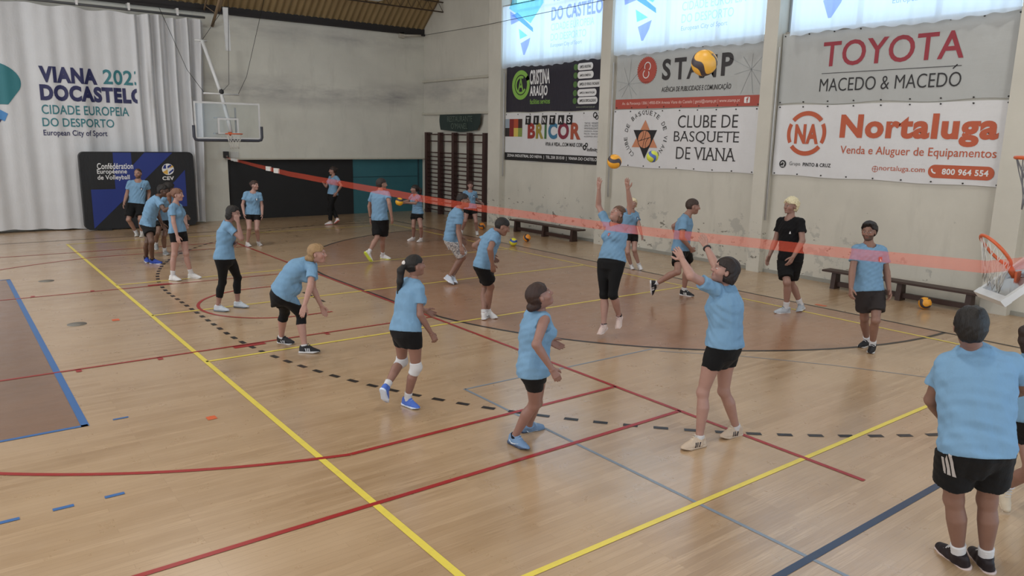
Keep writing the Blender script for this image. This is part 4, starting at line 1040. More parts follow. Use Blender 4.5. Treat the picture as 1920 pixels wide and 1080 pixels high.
def wrinkle(f, seed, amp, h):
    r = np.random.RandomState(seed); ws = []
    for i in range(6):
        d = nrm(r.randn(3)+1.3*f.ax*(1 if i % 2 else .2)+.6*f.F[:, 1]*r.choice([-1, 1])); ws.append((d*2*math.pi/r.uniform(.05, .15), r.uniform(0, 6.28), r.uniform(.5, 1)))
    def fn(x, y, z):
        s_ = 0
        for kk, ph, a in ws: s_ = s_+a*np.sin(kk[0]*x+kk[1]*y+kk[2]*z+ph+1.2*np.sin(7*x+5*z+ph)+1.1*np.sin(6*y-4*z))
        return amp*s_/2.2
    return fn
def decal(f, parent, m, name, centre, u, v, n, w, h, polys, field_d, off=.004):
    """thin printed patch laid on the surface field_d, seen from direction n"""
    b = MB()
    def surf(p):
        lo, hi = 0.0, None
        for i in range(60):
            q = p+n*(.12-.004*i); 
            if field_d(np.array([[[q[0]]]]), np.array([[[q[1]]]]), np.array([[[q[2]]]]))[0, 0, 0] < 0: return q+n*off
        return None
    for poly in polys:
        pts = []
        for (a, c_) in poly:
            q = surf(centre+u*a*w+v*c_*h)
            if q is None: return
            pts.append(q)
        b.add(pts, [tuple(range(len(pts)))])
    return b.build(name, m, parent)
def sub_poly(u0, v0, u1, v1, shear=0, n=5):
    """quads along a bar so that it can follow a curved surface"""
    out = []
    for i in range(n):
        a, b = i/n, (i+1)/n
        f_ = lambda q: (u0+(u1-u0)*q, v0+(v1-v0)*q)
        out.append((a, b))
    return out
SHIRT = fabric('sky_blue_cotton', '#7297b6'); SHORT = fabric('black_jersey', '#0c0c0e', .8, .15); M_sock = fabric('white_cotton', '#c9c9cb', .9, .1); M_sockb = fabric('dark_cotton', '#1a1b22', .9, .1)

def person(nm, label, X, H, fem, look, pitch, skin, hair, hem=.0, legs=('loose', .7), socks=(.16, 'w'), shoe=('#c9c9cc', '#d8d8d8'), curl=(.4, .4), palm=(None, None), spread=0.0,
           sleeve=.58, shirt=None, short=None, girth=1.0, beard=None, extras=(), fine=1.0, blousy=.0, seed=0, crease=.0048):
    f = Fig(X, H, fem, look, pitch, girth); J = f.J; q = f.k
    foot_z = 0.0
    origin = (float(f.mh[0]), float(f.mh[1]), 0.0)
    sk = np.array(lin(skin))*V(.64, .65, .66); hc, hstyle = hair; hl = np.array(lin(hc))
    h = .0105*fine
    # ---------------- body
    A, S, Ey, nk = head_prims(f)
    arms = f.arm_prims('L')+f.arm_prims('R'); legs_ = f.leg_prims('L')+f.leg_prims('R'); tor = f.torso()
    shd = {s_: J['S'+s_]-(1 if s_ == 'L' else -1)*f.Fc[:, 1]*.014*q-f.ax*.012*q for s_ in 'LR'}
    clav = [limb(f.N-f.ax*.045*q, shd[s_], [(0, .040*q), (.6, .042*q), (1, .046*q)]) for s_ in 'LR']+[limb(f.N+nrm(f.HD-f.N)*.03*q, f.N*.35+shd[s_]*.65, [(0, .034*q), (1, .036*q)]) for s_ in 'LR']
    glute = [ell(J['H'+s_]-f.Fp[:, 0]*.035*q, (.075*q*girth,)*3) for s_ in 'LR']
    lo, hi = union_bounds(arms+legs_+[tor]); hi = np.maximum(hi, f.N+.06)
    B = Field(lo, hi, h)
    B.add(tor, .02)
    for p in clav: B.add(p, .04)
    for p in glute: B.add(p, .04)
    for p in legs_: B.add(p, .022)
    Bc = B.d.copy()
    for p in arms: B.add(p, .022)
    B.add(nk, .03)
    for s_ in 'LR':
        a, Ff = f.foot(s_); B.add(limb(a, a+Ff @ V(.10, 0, -.048)*q, [(0, .034*q), (1, .022*q)]), .01)
    neck_c = f.N*.35+(f.HD+f.hd @ V(-.02, 0, -.06)*q)*.65; nd = nrm(f.HD-f.N)
    x, y, z = B.xyz(); hm = ((x-neck_c[0])*nd[0]+(y-neck_c[1])*nd[1]+(z-neck_c[2])*nd[2])
    hr2 = (x-f.HD[0])**2+(y-f.HD[1])**2+(z-f.HD[2])**2
    B.d = np.where((hm > 0) & (hr2 < (.17*q)**2), np.maximum(B.d, hm.astype(np.float32)), B.d)
    P1, F1 = B.surface()
    # head on a finer grid, the neck continues the same surface
    hh = .0048*max(.9, fine)
    R_ = .155*q; Hf = Field(f.HD-R_, f.HD+R_, hh)
    for p, kk in A: Hf.add(p, kk)
    Hf.add(nk, .03)
    for p, kk in S: Hf.add(p, kk, 'sub')
    for p, kk in Ey: Hf.add(p, kk)
    Hf.cut(neck_c-nd*.006, -nd)
    P2, F2 = Hf.surface()
    Ps, Fs = [P1, P2], [F1, F2]
    for s_, cu, pn in (('L', curl[0], palm[0]), ('R', curl[1], palm[1])):
        pr, w, d, qq = f.hand(s_, cu, pn, spread)
        lo, hi = union_bounds([p for p, kk in pr], .015); hf = Field(lo-d*0, hi, .0042*max(1, fine))
        hf.add(f.arm_prims(s_)[1], .012)
        for p, kk in pr: hf.add(p, kk)
        hf.cut(w-d*.004, -d)
        a_, b_ = hf.surface(); Ps.append(a_); Fs.append(b_)
    o = 0; FF = []
    for p_, f_ in zip(Ps, Fs): FF.append(f_+o); o += len(p_)
    P = np.concatenate(Ps); FF = np.concatenate(FF)
    C = skin_colour(f, P, sk, sk*V(.86, .52, .50), hl*.6+sk*.12, (hl*.5+sk*.18) if beard else None, q*(.97 if fem else 1))
    body = new_obj('person', P, FF, M_skin, origin=origin, cols=C); tag(body, label, 'person')
    def core(Fd):
        ii = [np.clip(np.round((Fd.ax[c_]-B.lo[c_])/B.h).astype(int), 0, B.n[c_]-1) for c_ in range(3)]
        v = Bc[np.ix_(*ii)].copy()
        for c_ in range(3):   # nothing outside the body's own box
            o_ = (Fd.ax[c_] < B.lo[c_]) | (Fd.ax[c_] > B.lo[c_]+B.h*(B.n[c_]-1)); sl_ = [slice(None)]*3; sl_[c_] = o_; v[tuple(sl_)] = .5
        return v
    # ---------------- hair
    hx = lambda a, b, c: f.HD+f.hd @ (V(a, b, c)*q)
    HB = Field(f.HD-.27*q-V(0, 0, .36*q), f.HD+.25*q, .0065*max(1, fine*.9))
    th = {'buzz': .004, 'short': .013, 'fade': .009, 'floppy': .022, 'curly': .024, 'bald': .0015, 'afro': .045}.get(hstyle, .013)
    HB.add(ell(hx(-.014, 0, .024), ((.099+th)*q, (.078+th)*q, (.094+th)*q), f.hd), .01)
    if hstyle in ('bob', 'crop'):
        for s_ in (1, -1): HB.add(ell(hx(-.03, s_*.055, -.045), (.075*q, .038*q, .075*q), f.hd), .03)
        HB.add(ell(hx(-.065, 0, -.05), (.05*q, .075*q, .075*q), f.hd), .03)
    if hstyle in ('short', 'curly', 'floppy'): HB.add(ell(hx(-.055, 0, -.03), (.055*q, .07*q, .06*q), f.hd), .03)
    if hstyle == 'floppy' : HB.add(ell(hx(.060, 0, .098), (.042*q, .068*q, .026*q), f.hd), .03)
    x, y, z = HB.xyz(); loc = [(x-f.HD[0])*f.hd[0, i]+(y-f.HD[1])*f.hd[1, i]+(z-f.HD[2])*f.hd[2, i] for i in range(3)]
    lx, ly, lz = [v/q for v in loc]
    front = {'bob': .030, 'floppy': .026, 'curly': .045, 'buzz': .030, 'bald': .0}.get(hstyle, .036)
    face = lx*.84-lz*.54-front+.006*np.sin(70*ly+3*seed)+.004*np.sin(150*ly+seed)                      # forward and below the hairline
    side = np.where(lz < .03, lx-(.012 if hstyle in ('bob', 'crop') else -.006), -1)     # clear of cheeks and temples
    low = {'bob': .105, 'crop': .095, }.get(hstyle, .075)
    HB.d = np.maximum(HB.d, np.maximum(np.maximum(face, side), -(lz+low)+(lx < -.9)*9)*q).astype(np.float32)
    if hstyle not in ('bob',):   # keep the ears free
        ear = np.sqrt(((lx+.006)/.026)**2+((lz+.014)/.034)**2)-1; HB.d = np.maximum(HB.d, np.where(np.abs(ly) > .05, -ear*.02*q, -9)).astype(np.float32)
    if hstyle == 'curly':
        HB.d = (HB.d+.009*np.sin(105*lx+2*np.sin(60*lz))*np.sin(98*ly+1)*np.sin(100*lz)+.004*np.sin(40*ly+30*lx)).astype(np.float32)
    else: HB.d = (HB.d+.0020*np.sin(120*(lx*.6+ly)+20*lz+3*np.sin(40*lz))+.0025*np.sin(55*ly+25*lx+9*lz)).astype(np.float32)
    if hstyle.startswith('pony'):
        HB.add(ell(hx(-.105, 0, .045), (.030*q, .028*q, .030*q), f.hd), .02)
        b0 = hx(-.115, 0, .045); dn = {'pony': [V(-.05, 0, -.05), V(-.045, 0, -.13), V(-.03, .0, -.22)], 'pony_side': [V(-.05, 0, -.08), V(-.06, 0, -.20), V(-.085, 0, -.33)]}[hstyle]
        hb = -f.hd[:, 0]*V(1, 1, 0); hb = nrm(hb); pts = [b0]+[b0+(hb*(-v[0])+V(0, 0, v[2]))*q for v in dn]; rs = [.020, .040, .036, .016]
        for i in range(3): HB.add(limb(pts[i], pts[i+1], [(0, rs[i]*q), (1, rs[i+1]*q)]), .02)
    if hstyle in ('bun', 'lowbun'):
        zb = .05 if hstyle == 'bun' else -.055
        HB.add(ell(hx(-.118, 0, zb), (.042*q, .045*q, .042*q), f.hd), .015)
        if hstyle == 'lowbun': HB.add(ell(hx(-.07, 0, -.06), (.05*q, .06*q, .045*q), f.hd), .02)
    Ph, Fh = HB.surface()
    if len(Ph): hob = new_obj('hair', Ph, Fh, hair_mat(hc), body)
    # ---------------- shirt
    tw = f.torso(off=.020+blousy, drape=.97 if not fem else .93)
    SL = []
    for s_ in 'LR':
        a, b = J['S'+s_], J['E'+s_]; L_ = sleeve; qq = q*(.95 if fem else 1)
        if sleeve > .2: a0 = shd[s_]+nrm(b-a)*.012*q; SL.append((limb(a0, a+(b-a)*(L_+.1), [(0, .056*qq), (.4, .062*qq), (1, .069*qq)]), a+(b-a)*L_, nrm(b-a)))
        else: SL.append((limb(shd[s_], a+(b-a)*.2, [(0, .057*qq), (1, .060*qq)]), a+(b-a)*.03+f.Fc[:, 1]*(.0 if s_ == 'L' else 0), nrm((1 if s_ == 'L' else -1)*f.Fc[:, 1]+.15*nrm(b-a))))
    cl2 = [limb(f.N-f.ax*.048*q, shd[s_], [(0, .050*q), (.6, .052*q), (1, .055*q)]) for s_ in 'LR']+[limb(f.N-f.ax*.005*q, f.N*.3+shd[s_]*.7, [(0, .040*q), (1, .046*q)]) for s_ in 'LR']
    lo, hi = union_bounds([tw]+[p[0] for p in SL]+cl2, .03); TF = Field(lo, hi, .0098*fine)
    TF.add(tw, .01)
    if fem:
        for s_ in (1, -1): TF.add(ell(f.mh+f.ax*.205*f.H+f.Fc[:, 0]*.050*f.H*girth+s_*f.Fc[:, 1]*.045*f.H, (.062*q,)*3), .05)
    for p in cl2: TF.add(p, .045)
    if girth > 1.04: TF.add(ell(f.mh+f.ax*.08*f.H+f.F[:, 0]*.03*f.H, (.10*q*girth, .14*q*girth, .11*q*girth), f.F), .05)
    for s_ in 'LR': TF.add(ell(J['H'+s_]-f.Fp[:, 0]*.038*q+f.ax*.015*q, (.088*q*girth,)*3), .05)
    for p, kb, dd in SL:
        G = Field(lo, hi, .0098*fine); G.add(p, .01)
        if sleeve > .2: G.add(f.arm_prims('L' if p is SL[0][0] else 'R', e=.008)[0], .01)
        G.cut(kb, dd); TF.d = smin(TF.d, G.d, .028)
    x, y, z = TF.xyz(); TF.d = (TF.d+wrinkle(f, seed, crease, .01)(x, y, z)).astype(np.float32)
    cv = core(TF)-.007; cv = np.where((x-f.N[0])*f.ax[0]+(y-f.N[1])*f.ax[1]+(z-f.N[2])*f.ax[2] < -.04*q, cv, .5)
    TF.d = smin(TF.d, cv.astype(np.float32), .008)
    if sleeve < .2:
        for s_ in 'LR':
            on_ = nrm((1 if s_ == 'L' else -1)*f.Fc[:, 1]*.95-.25*f.ax); c0 = shd[s_]+on_*.012*q
            G = (x-c0[0])*on_[0]+(y-c0[1])*on_[1]+(z-c0[2])*on_[2]; r2 = (x-c0[0])**2+(y-c0[1])**2+(z-c0[2])**2-G*G
            TF.d = np.where((r2 < (.10*q)**2) & (G > -.01), np.maximum(TF.d, G), TF.d).astype(np.float32)
    hn = nrm(-f.ax+.10*f.F[:, 0]); TF.cut(f.mh+f.ax*hem*f.H, hn)
    nc = f.N-f.ax*.018*q+f.Fc[:, 0]*.012*q; nn = nrm(f.ax*.90+f.Fc[:, 0]*.46)
    G = (x-nc[0])*nn[0]+(y-nc[1])*nn[1]+(z-nc[2])*nn[2]; r2 = (x-nc[0])**2+(y-nc[1])**2+(z-nc[2])**2-G*G
    TF.d = np.where((r2 < (.080*q)**2) & (G > -.02), np.maximum(TF.d, G), TF.d).astype(np.float32)
    Pt, Ft = TF.surface(); shob = new_obj('t_shirt' if sleeve > .2 else 'sleeveless_top', Pt, Ft, shirt or SHIRT, body)
    # ---------------- shorts or leggings
    kind, frac = legs
    e = .006 if kind == 'tight' else .020
    SB_pr = []
    for s_ in 'LR':
        a, b, c = J['H'+s_], J['K'+s_], J['A'+s_]
        if frac <= 1.0:
            lp = f.leg_prims(s_, th=e)[0]; r0 = .088*(1.06 if fem else 1)
            fl = 0 if kind == 'tight' else .012
            out = nrm(J['HL']-J['HR'])*(1 if s_ == 'L' else -1)*.012*q; bk = f.back(s_); gg = .5*(1+girth)
            rr = lambda t_: float(np.interp(t_, [0, .25, .6, .88, 1], [r0, .084, .068, .055, .054]))
            if kind == 'tight': prof = [(tt_/max(frac, .01)*1.0, (rr(tt_)+e)*q*gg) for tt_ in np.linspace(0, frac, 6)]
            else: prof = [(0, (r0+e)*q*gg), (.5, (max(rr(frac*.5), .082)+e+fl*.5)*q*gg), (1, (max(rr(frac), .074)+e+fl)*q*gg)]
            kb = (a+out)+(b-a-out)*frac-bk*.012*q*4*frac*(1-frac)*.9
            SB_pr.append([(limb(a+out, kb+(kb-a)*.12, [(t_*.89, r_) for t_, r_ in prof]+[(1, prof[-1][1])], [(0, 0), (.5, .010*q), (1, 0)], -bk), kb, nrm(kb-a))])
        else:
            pr = f.leg_prims(s_, th=e, sh=e); g2 = frac-1.0
            SB_pr.append([(pr[0], None, None), (pr[1], b+(c-b)*g2, nrm(c-b))])
    tp = f.torso(off=.008 if kind == 'tight' else .010)
    allp = [p for L_ in SB_pr for p, _, _ in L_]+[tp]
    lo, hi = union_bounds(allp, .03); SF = Field(lo, hi, .0105*fine)
    for L_ in SB_pr:
        G = Field(lo, hi, .0105*fine)
        for p, kb, dd in L_: G.add(p, .02)
        for p, kb, dd in L_:
            if kb is not None:
                if frac <= 1: G.cut(kb, dd)
                else:
                    x, y, z = G.xyz(); v = (x-kb[0])*dd[0]+(y-kb[1])*dd[1]+(z-kb[2])*dd[2]
                    near = ((x-kb[0])**2+(y-kb[1])**2+(z-kb[2])**2) < .45**2
                    G.d = np.where(near & (v > 0), np.maximum(G.d, v), G.d).astype(np.float32)
        SF.d = smin(SF.d, G.d, .02)
    T_ = Field(lo, hi, .0105*fine); T_.add(tp, .01)
    for s_ in 'LR': T_.add(ell(J['H'+s_]-f.Fp[:, 0]*.035*q, ((.080 if kind == 'tight' else .083)*q*girth,)*3), .04)
    pax = nrm(f.ax-.5*nrm(J['KL']-J['HL'])-.5*nrm(J['KR']-J['HR'])); T_.add(limb(f.mh, f.mh-pax*.10*f.H, [(0, .085*q), (1, .050*q)]), .04)
    T_.cut(f.mh-pax*max(.106, min(.22, .245*frac))*f.H, -pax)
    SF.d = smin(SF.d, T_.d, .03); SF.cut(f.mh+f.ax*.06*f.H, f.ax)
    x, y, z = SF.xyz(); cv = core(SF)-.0065; reg = np.zeros(SF.d.shape, bool)
    pl_ = lambda p_, n_: (x-p_[0])*n_[0]+(y-p_[1])*n_[1]+(z-p_[2])*n_[2]
    hipc = (x-f.mh[0])**2+(y-f.mh[1])**2+(z-f.mh[2])**2 < (.26*q)**2
    reg |= hipc & (pl_(f.mh-pax*max(.104, min(.218, .245*frac))*f.H, -pax) < 0)
    for s_, L_ in zip('LR', SB_pr):
        a, b, c = J['H'+s_], J['K'+s_], J['A'+s_]
        for (p0, p1, kb, dd) in ([(a, b, L_[0][1], L_[0][2])] if frac <= 1 else [(a, b, None, None), (b, c, L_[1][1], L_[1][2])]):
            u_ = nrm(p1-p0); t_ = pl_(p0, u_); r2 = (x-p0[0])**2+(y-p0[1])**2+(z-p0[2])**2-t_**2
            m_ = (r2 < (.115*q*girth)**2) & (t_ > -.03) & (t_ < np.linalg.norm(p1-p0)+.03)
            if kb is not None: m_ = m_ & (pl_(kb, dd) < 0)
            reg |= m_
    reg &= pl_(f.mh+f.ax*.06*f.H, f.ax) < 0
    SF.d = smin(SF.d, np.where(reg, cv, .5).astype(np.float32), .006)
    if kind != 'tight':
        SF.d = (SF.d+wrinkle(f, seed+50, .003, .01)(x, y, z)).astype(np.float32)
    ii = [np.clip(np.round((SF.ax[c_]-TF.lo[c_])/TF.h).astype(int), 0, TF.n[c_]-1) for c_ in range(3)]
    tv = TF.d[np.ix_(*ii)]; x, y, z = SF.xyz()
    hp = f.mh+f.ax*hem*f.H; above = (x-hp[0])*hn[0]+(y-hp[1])*hn[1]+(z-hp[2])*hn[2] < -.004
    SF.d = np.where(above, np.maximum(SF.d, tv+.012), SF.d).astype(np.float32)   # tucked under the shirt
    Pq, Fq = SF.surface(); sob = new_obj('leggings' if frac > 1 else 'shorts', Pq, Fq, short or SHORT, body)
    def sfield(x, y, z):
        i = np.clip(np.round((np.array([float(x.ravel()[0]), float(y.ravel()[0]), float(z.ravel()[0])])-TF.lo)/TF.h).astype(int), 0, TF.n-1)
        return TF.d[i[0], i[1], i[2]].reshape(1, 1, 1)
    def qfield(x, y, z):
        i = np.clip(np.round((np.array([float(x.ravel()[0]), float(y.ravel()[0]), float(z.ravel()[0])])-SF.lo)/SF.h).astype(int), 0, SF.n-1)
        return SF.d[i[0], i[1], i[2]].reshape(1, 1, 1)
    # ---------------- socks and shoes
    for s_ in 'LR':
        a, Ff = f.foot(s_); k_ = J['K'+s_]; bk = f.back(s_)
        if socks and socks[0] > 0:
            sl, sc = socks; top = a+(k_-a)*sl; pr = limb(a+Ff @ V(0, 0, -.03)*q, top, [(0, .043*q), (.5, .0425*q), (1, .0435*q+.010*sl)], [(0, 0), (1, .008*q)], bk)
            lo, hi = union_bounds([pr], .02); G = Field(lo, hi, .0085); G.add(pr, .01)
            x, y, z = G.xyz(); tt = ((x-a[0])*(k_-a)[0]+(y-a[1])*(k_-a)[1]+(z-a[2])*(k_-a)[2])/np.linalg.norm(k_-a)
            G.d = (G.d+.0018*np.sin(tt*2*math.pi/.022)).astype(np.float32); G.cut(top, nrm(k_-a))
            a_, b_ = G.surface(); new_obj('sock', a_, b_, M_sock if sc == 'w' else M_sockb, body)
        at_ = lambda x_, y_, z_: a+Ff @ (V(x_*1.10, y_*1.14, z_ if z_ < -.05 else z_*1.22)*q)
        m = 1 if s_ == 'L' else -1; m = m*(1 if Ff[:, 1] @ f.F[:, 1] > 0 else -1)
        UP = [limb(at_(-.034, 0, -.040), at_(.06, 0, -.034), [(0, .038*q), (1, .040*q)]), limb(at_(.06, 0, -.036), at_(.150, -.004*m, -.050), [(0, .042*q), (.6, .042*q), (1, .034*q)]),
              limb(at_(.01, 0, -.035), at_(-.006, 0, .006), [(0, .045*q), (1, .046*q)]), ell(at_(-.045, 0, -.01), (.026*q, .030*q, .036*q), Ff), limb(at_(.03, 0, .008), at_(.10, 0, -.030), [(0, .026*q), (1, .026*q)])]
        SO = [limb(at_(-.040, 0, -.062), at_(.055, 0, -.062), [(0, .041*q), (1, .038*q)]), limb(at_(.055, 0, -.062), at_(.150, -.004*m, -.060), [(0, .038*q), (.55, .049*q), (1, .040*q)])]
        lo, hi = union_bounds(UP+SO, .02); hs = .0068*max(.95, fine*.95)
        G = Field(lo, hi, hs)
        for p in UP: G.add(p, .015)
        G.cut(at_(0, 0, .018), Ff[:, 2]); G.cut(at_(0, 0, -.060), -Ff[:, 2]); uf = G
        a_, b_ = G.surface(); sh_ = new_obj('shoe', a_, b_, fabric('shoe_'+shoe[0].strip('#'), shoe[0], .55, .12), body)
        G = Field(lo, hi, hs)
        for p in SO: G.add(p, .015)
        G.cut(at_(0, 0, -.045), Ff[:, 2]); G.cut(at_(.12, 0, -.080), nrm(-Ff[:, 2])); 
        x, y, z = G.xyz(); tx = ((x-a[0])*Ff[0, 0]+(y-a[1])*Ff[1, 0]+(z-a[2])*Ff[2, 0]); tz = ((x-a[0])*Ff[0, 2]+(y-a[1])*Ff[1, 2]+(z-a[2])*Ff[2, 2])
        G.d = np.maximum(G.d, (-tz-.080*q+np.maximum(0, tx-.12*q)*.30)).astype(np.float32)
        a_, b_ = G.surface(); new_obj('sole', a_, b_, mat('rubber_'+shoe[1].strip('#'), shoe[1], .5, .06), sh_)
        if fine <= .9:
            lb = MB()
            for i in range(4):
                c0 = at_(.035+.018*i, -.020, .030-.0135*i); c1 = at_(.035+.018*i, .020, .030-.0135*i); cm = at_(.036+.018*i, 0, .037-.0135*i); lb.tube([c0, cm, c1], .0042*q, 5)
            lb.build('laces', mat('lace_'+(shoe[2] if len(shoe) > 2 else '#b9b9bb').strip('#'), shoe[2] if len(shoe) > 2 else '#b9b9bb', .8), sh_)
        if len(shoe) > 3:     # side marks: three bars or a curved tick
            for sd in (1, -1):
                n_ = Ff[:, 1]*sd; bb = MB()
                def on(u_, w_):
                    for i in range(60):
                        p_ = at_(u_, 0, w_)+n_*(.09-.0018*i)*q; ii = np.clip(np.round((p_-uf.lo)/uf.h).astype(int), 0, uf.n-1)
                        if uf.d[ii[0], ii[1], ii[2]] < .002: return p_+n_*.0025
                    return at_(u_, 0, w_)+n_*.03
                if shoe[3] == 'bars':
                    for i in range(3):
                        u_ = .022+.021*i; bb.add([on(u_, -.048), on(u_+.011, -.048), on(u_+.005, -.03), on(u_-.006, -.03)], [(0, 1, 2, 3)]); bb.add([on(u_-.006, -.03), on(u_+.005, -.03), on(u_-.001, -.013), on(u_-.012, -.013)], [(0, 1, 2, 3)])
                else:
                    pts_u = [(-.03, -.022), (.0, -.038), (.04, -.036), (.09, -.028)]; pts_l = [(-.02, -.034), (.005, -.050), (.045, -.046), (.09, -.030)]
                    for i in range(3): bb.add([on(*pts_u[i]), on(*pts_u[i+1]), on(*pts_l[i+1]), on(*pts_l[i])], [(0, 1, 2, 3)])
                bb.build('side_mark', ink('mark_'+shoe[4].strip('#'), shoe[4]), sh_)
    # ---------------- extras
    for ex in extras:
        if ex[0] == 'badge':
            up = nrm(V(0, 0, 1)-f.Fc[:, 0]*f.Fc[2, 0]); c = f.mh+f.ax*(.215*f.H)+f.Fc[:, 1]*(.052*f.H*ex[2])+f.Fc[:, 0]*.06
            R1 = [(math.cos(a_)*.5, math.sin(a_)*.5) for a_ in np.linspace(0, 6.28, 13)[:-1]]
            tri = [(-.22, -.3), (.22, -.3), (.05, .3), (-.1, .25)]
            if ex[1] == 'shield': R1 = [(-.42, .5), (.42, .5), (.42, -.2), (0, -.5), (-.42, -.2)]
            if ex[1] != 'mark': decal(f, shob, ink('badge_'+ex[3].strip('#'), ex[3]), 'badge', c, f.Fc[:, 1], up, f.Fc[:, 0], ex[4], ex[4], [R1], sfield, .006)
            decal(f, shob, ink('white', '#d9dadb'), 'badge_mark', c, f.Fc[:, 1], up, f.Fc[:, 0], ex[4], ex[4], [tri], sfield, .009)
        elif ex[0] in ('watch', 'wristband'):
            s_ = ex[1]; w, e_ = J['W'+s_], J['E'+s_]; d = nrm(w-e_); c = w-d*.025*q; u = nrm(np.cross(d, V(.3, .5, .8))); v = np.cross(d, u)
            MB().tube([tuple(c+.031*q*(math.cos(a_)*u+math.sin(a_)*v)) for a_ in np.linspace(0, 6.28, 17)[:-1]], .0095*q, 6, closed=True).build(ex[0], mat('black_rubber', '#1e1e20', .6), body)
        elif ex[0] == 'kneepads':
            for s_ in 'LR':
                h_, k_, a = J['H'+s_], J['K'+s_], J['A'+s_]; pr = [limb(k_+(h_-k_)*.16, k_, [(0, .068*q), (1, .064*q)]), limb(k_, k_+(a-k_)*.22, [(0, .064*q), (1, .062*q)], [(0, 0), (1, .012*q)], f.back(s_)), ell(k_-f.back(s_)*.022*q, (.05*q,)*3)]
                lo, hi = union_bounds(pr, .02); G = Field(lo, hi, .0085)
                for p in pr: G.add(p, .02)
                G.cut(k_+(h_-k_)*.15, nrm(h_-k_)); G.cut(k_+(a-k_)*.20, nrm(a-k_)); a_, b_ = G.surface(); new_obj('knee_pad', a_, b_, M_sock, body)
        elif ex[0] == 'hairtie':
            MB().ellipsoid(tuple(hx(-.122, 0, .048)), (.030*q, .030*q, .030*q), 12, 8).build('hair_tie', mat('pale_tie', '#c9c4c0', .7), hob)
        elif ex[0] == 'stripes':
            s_ = ex[1]; out = nrm(J['HL']-J['HR'])*(1 if s_ == 'L' else -1); n_ = nrm(out*.75-f.F[:, 0]*.65); dn = nrm(J['K'+s_]-J['H'+s_]); u_ = nrm(np.cross(dn, n_)); c = J['H'+s_]+dn*.10*q+n_*.06
            for i in range(3):
                Q = []
                for j in range(6):
                    v0 = j/6-.5; v1 = (j+1)/6-.5; u0 = (i-1)*.36
                    Q.append([(u0-.12-.5*v0, -v0), (u0+.12-.5*v0, -v0), (u0+.12-.5*v1, -v1), (u0-.12-.5*v1, -v1)])
                decal(f, sob, ink('stripe_grey', '#a9a4a2'), 'side_stripe', c, u_, -dn, n_, .07*q, .22*q, Q, qfield, .007)
        elif ex[0] == 'mask':
            pass
        elif ex[0] == 'glasses':
            g_ = MB()
            for s_ in (1, -1): g_.tube([tuple(hx(.092, s_*.033+.024*math.cos(a_), -.002+.018*math.sin(a_))) for a_ in np.linspace(0, 6.28, 13)[:-1]], .0025, 5, closed=True); g_.tube([tuple(hx(.09, s_*.056, .002)), tuple(hx(0, s_*.083, .004))], .0025, 5)
            g_.tube([tuple(hx(.094, -.01, .0)), tuple(hx(.094, .01, .0))], .0025, 5); g_.build('glasses', M_blk, body)
    return body
PATTERNED = None
t = NT('patterned_cotton'); v = t.coords((1, 1, 1)); w_ = t.new('ShaderNodeTexWave', wave_type='BANDS', bands_direction='DIAGONAL'); w_.inputs['Scale'].default_value = 9; w_.inputs['Distortion'].default_value = 9; w_.inputs['Detail Scale'].default_value = 2.5; t.link(v, w_.inputs['Vector'])
t.base(t.mix(t.ramp(w_.outputs['Fac'], .35, .6), lin('#c9c9c8'), lin('#83868c'))); t.b.inputs['Roughness'].default_value = .85; PATTERNED = t.m
CHARC = fabric('charcoal_cotton', '#2e2929', .8, .15); BLACKT = fabric('black_cotton', '#0e0e11', .85, .2)
JN = 'HD N SL SR EL ER WL WR HL HR KL KR AL AR TL TR'.split()
def figure(label, H, xyz, **k): return person('person', label, {n: xyz[3*i:3*i+3] for i, n in enumerate(JN)}, H, **k)
figure('person in light blue T-shirt walking forward before the black and blue display wall', 1.92, [4.351, 22.198, 1.679, 4.336, 22.187, 1.483, 4.534, 22.133, 1.438, 4.129, 22.235, 1.448, 4.615, 22.306, 1.168, 4.057, 22.286, 1.13, 4.538, 22.131, 0.952, 3.948, 22.128, 0.915, 4.347, 22.138, 0.869, 4.169, 22.23, 0.891, 4.256, 21.875, 0.489, 4.014, 22.104, 0.468, 4.312, 22.065, 0.074, 4.212, 22.258, 0.08, 4.238, 21.865, 0.017, 4.146, 22.056, 0.019],
       fem=False, look=272, pitch=-5, skin='#b98f7c', hair=('#3a2c26', 'bald'), legs=('loose', 0.8), socks=(0.22, 'w'), shoe=('#b9b7b2', '#d0cfcc'), beard=True, extras=[('badge', 'round', 1, '#2a3f63', 0.07)], fine=1.05, seed=3)
figure('person in blue shoes and black socks bending forward beside the display wall', 1.90, [3.919, 17.571, 1.541, 3.789, 17.596, 1.403, 3.813, 17.799, 1.373, 3.749, 17.394, 1.357, 3.808, 17.869, 1.054, 3.824, 17.145, 1.158, 3.909, 17.826, 0.791, 3.897, 16.882, 1.24, 3.629, 17.712, 0.826, 3.524, 17.542, 0.834, 3.503, 17.462, 0.456, 3.538, 17.224, 0.493, 3.508, 17.724, 0.081, 3.568, 17.405, 0.077, 3.512, 17.514, 0.018, 3.715, 17.253, 0.017],
       fem=False, look=2, pitch=-8, skin='#70503f', hair=('#171312', 'short'), legs=('loose', 0.55), socks=(0.1, 'b'), shoe=('#2c479e', '#c9d0dc', '#dfe3ea'), curl=(0.5, 0.5), extras=[('glasses',)], hem=-0.02, fine=1.05, seed=10)
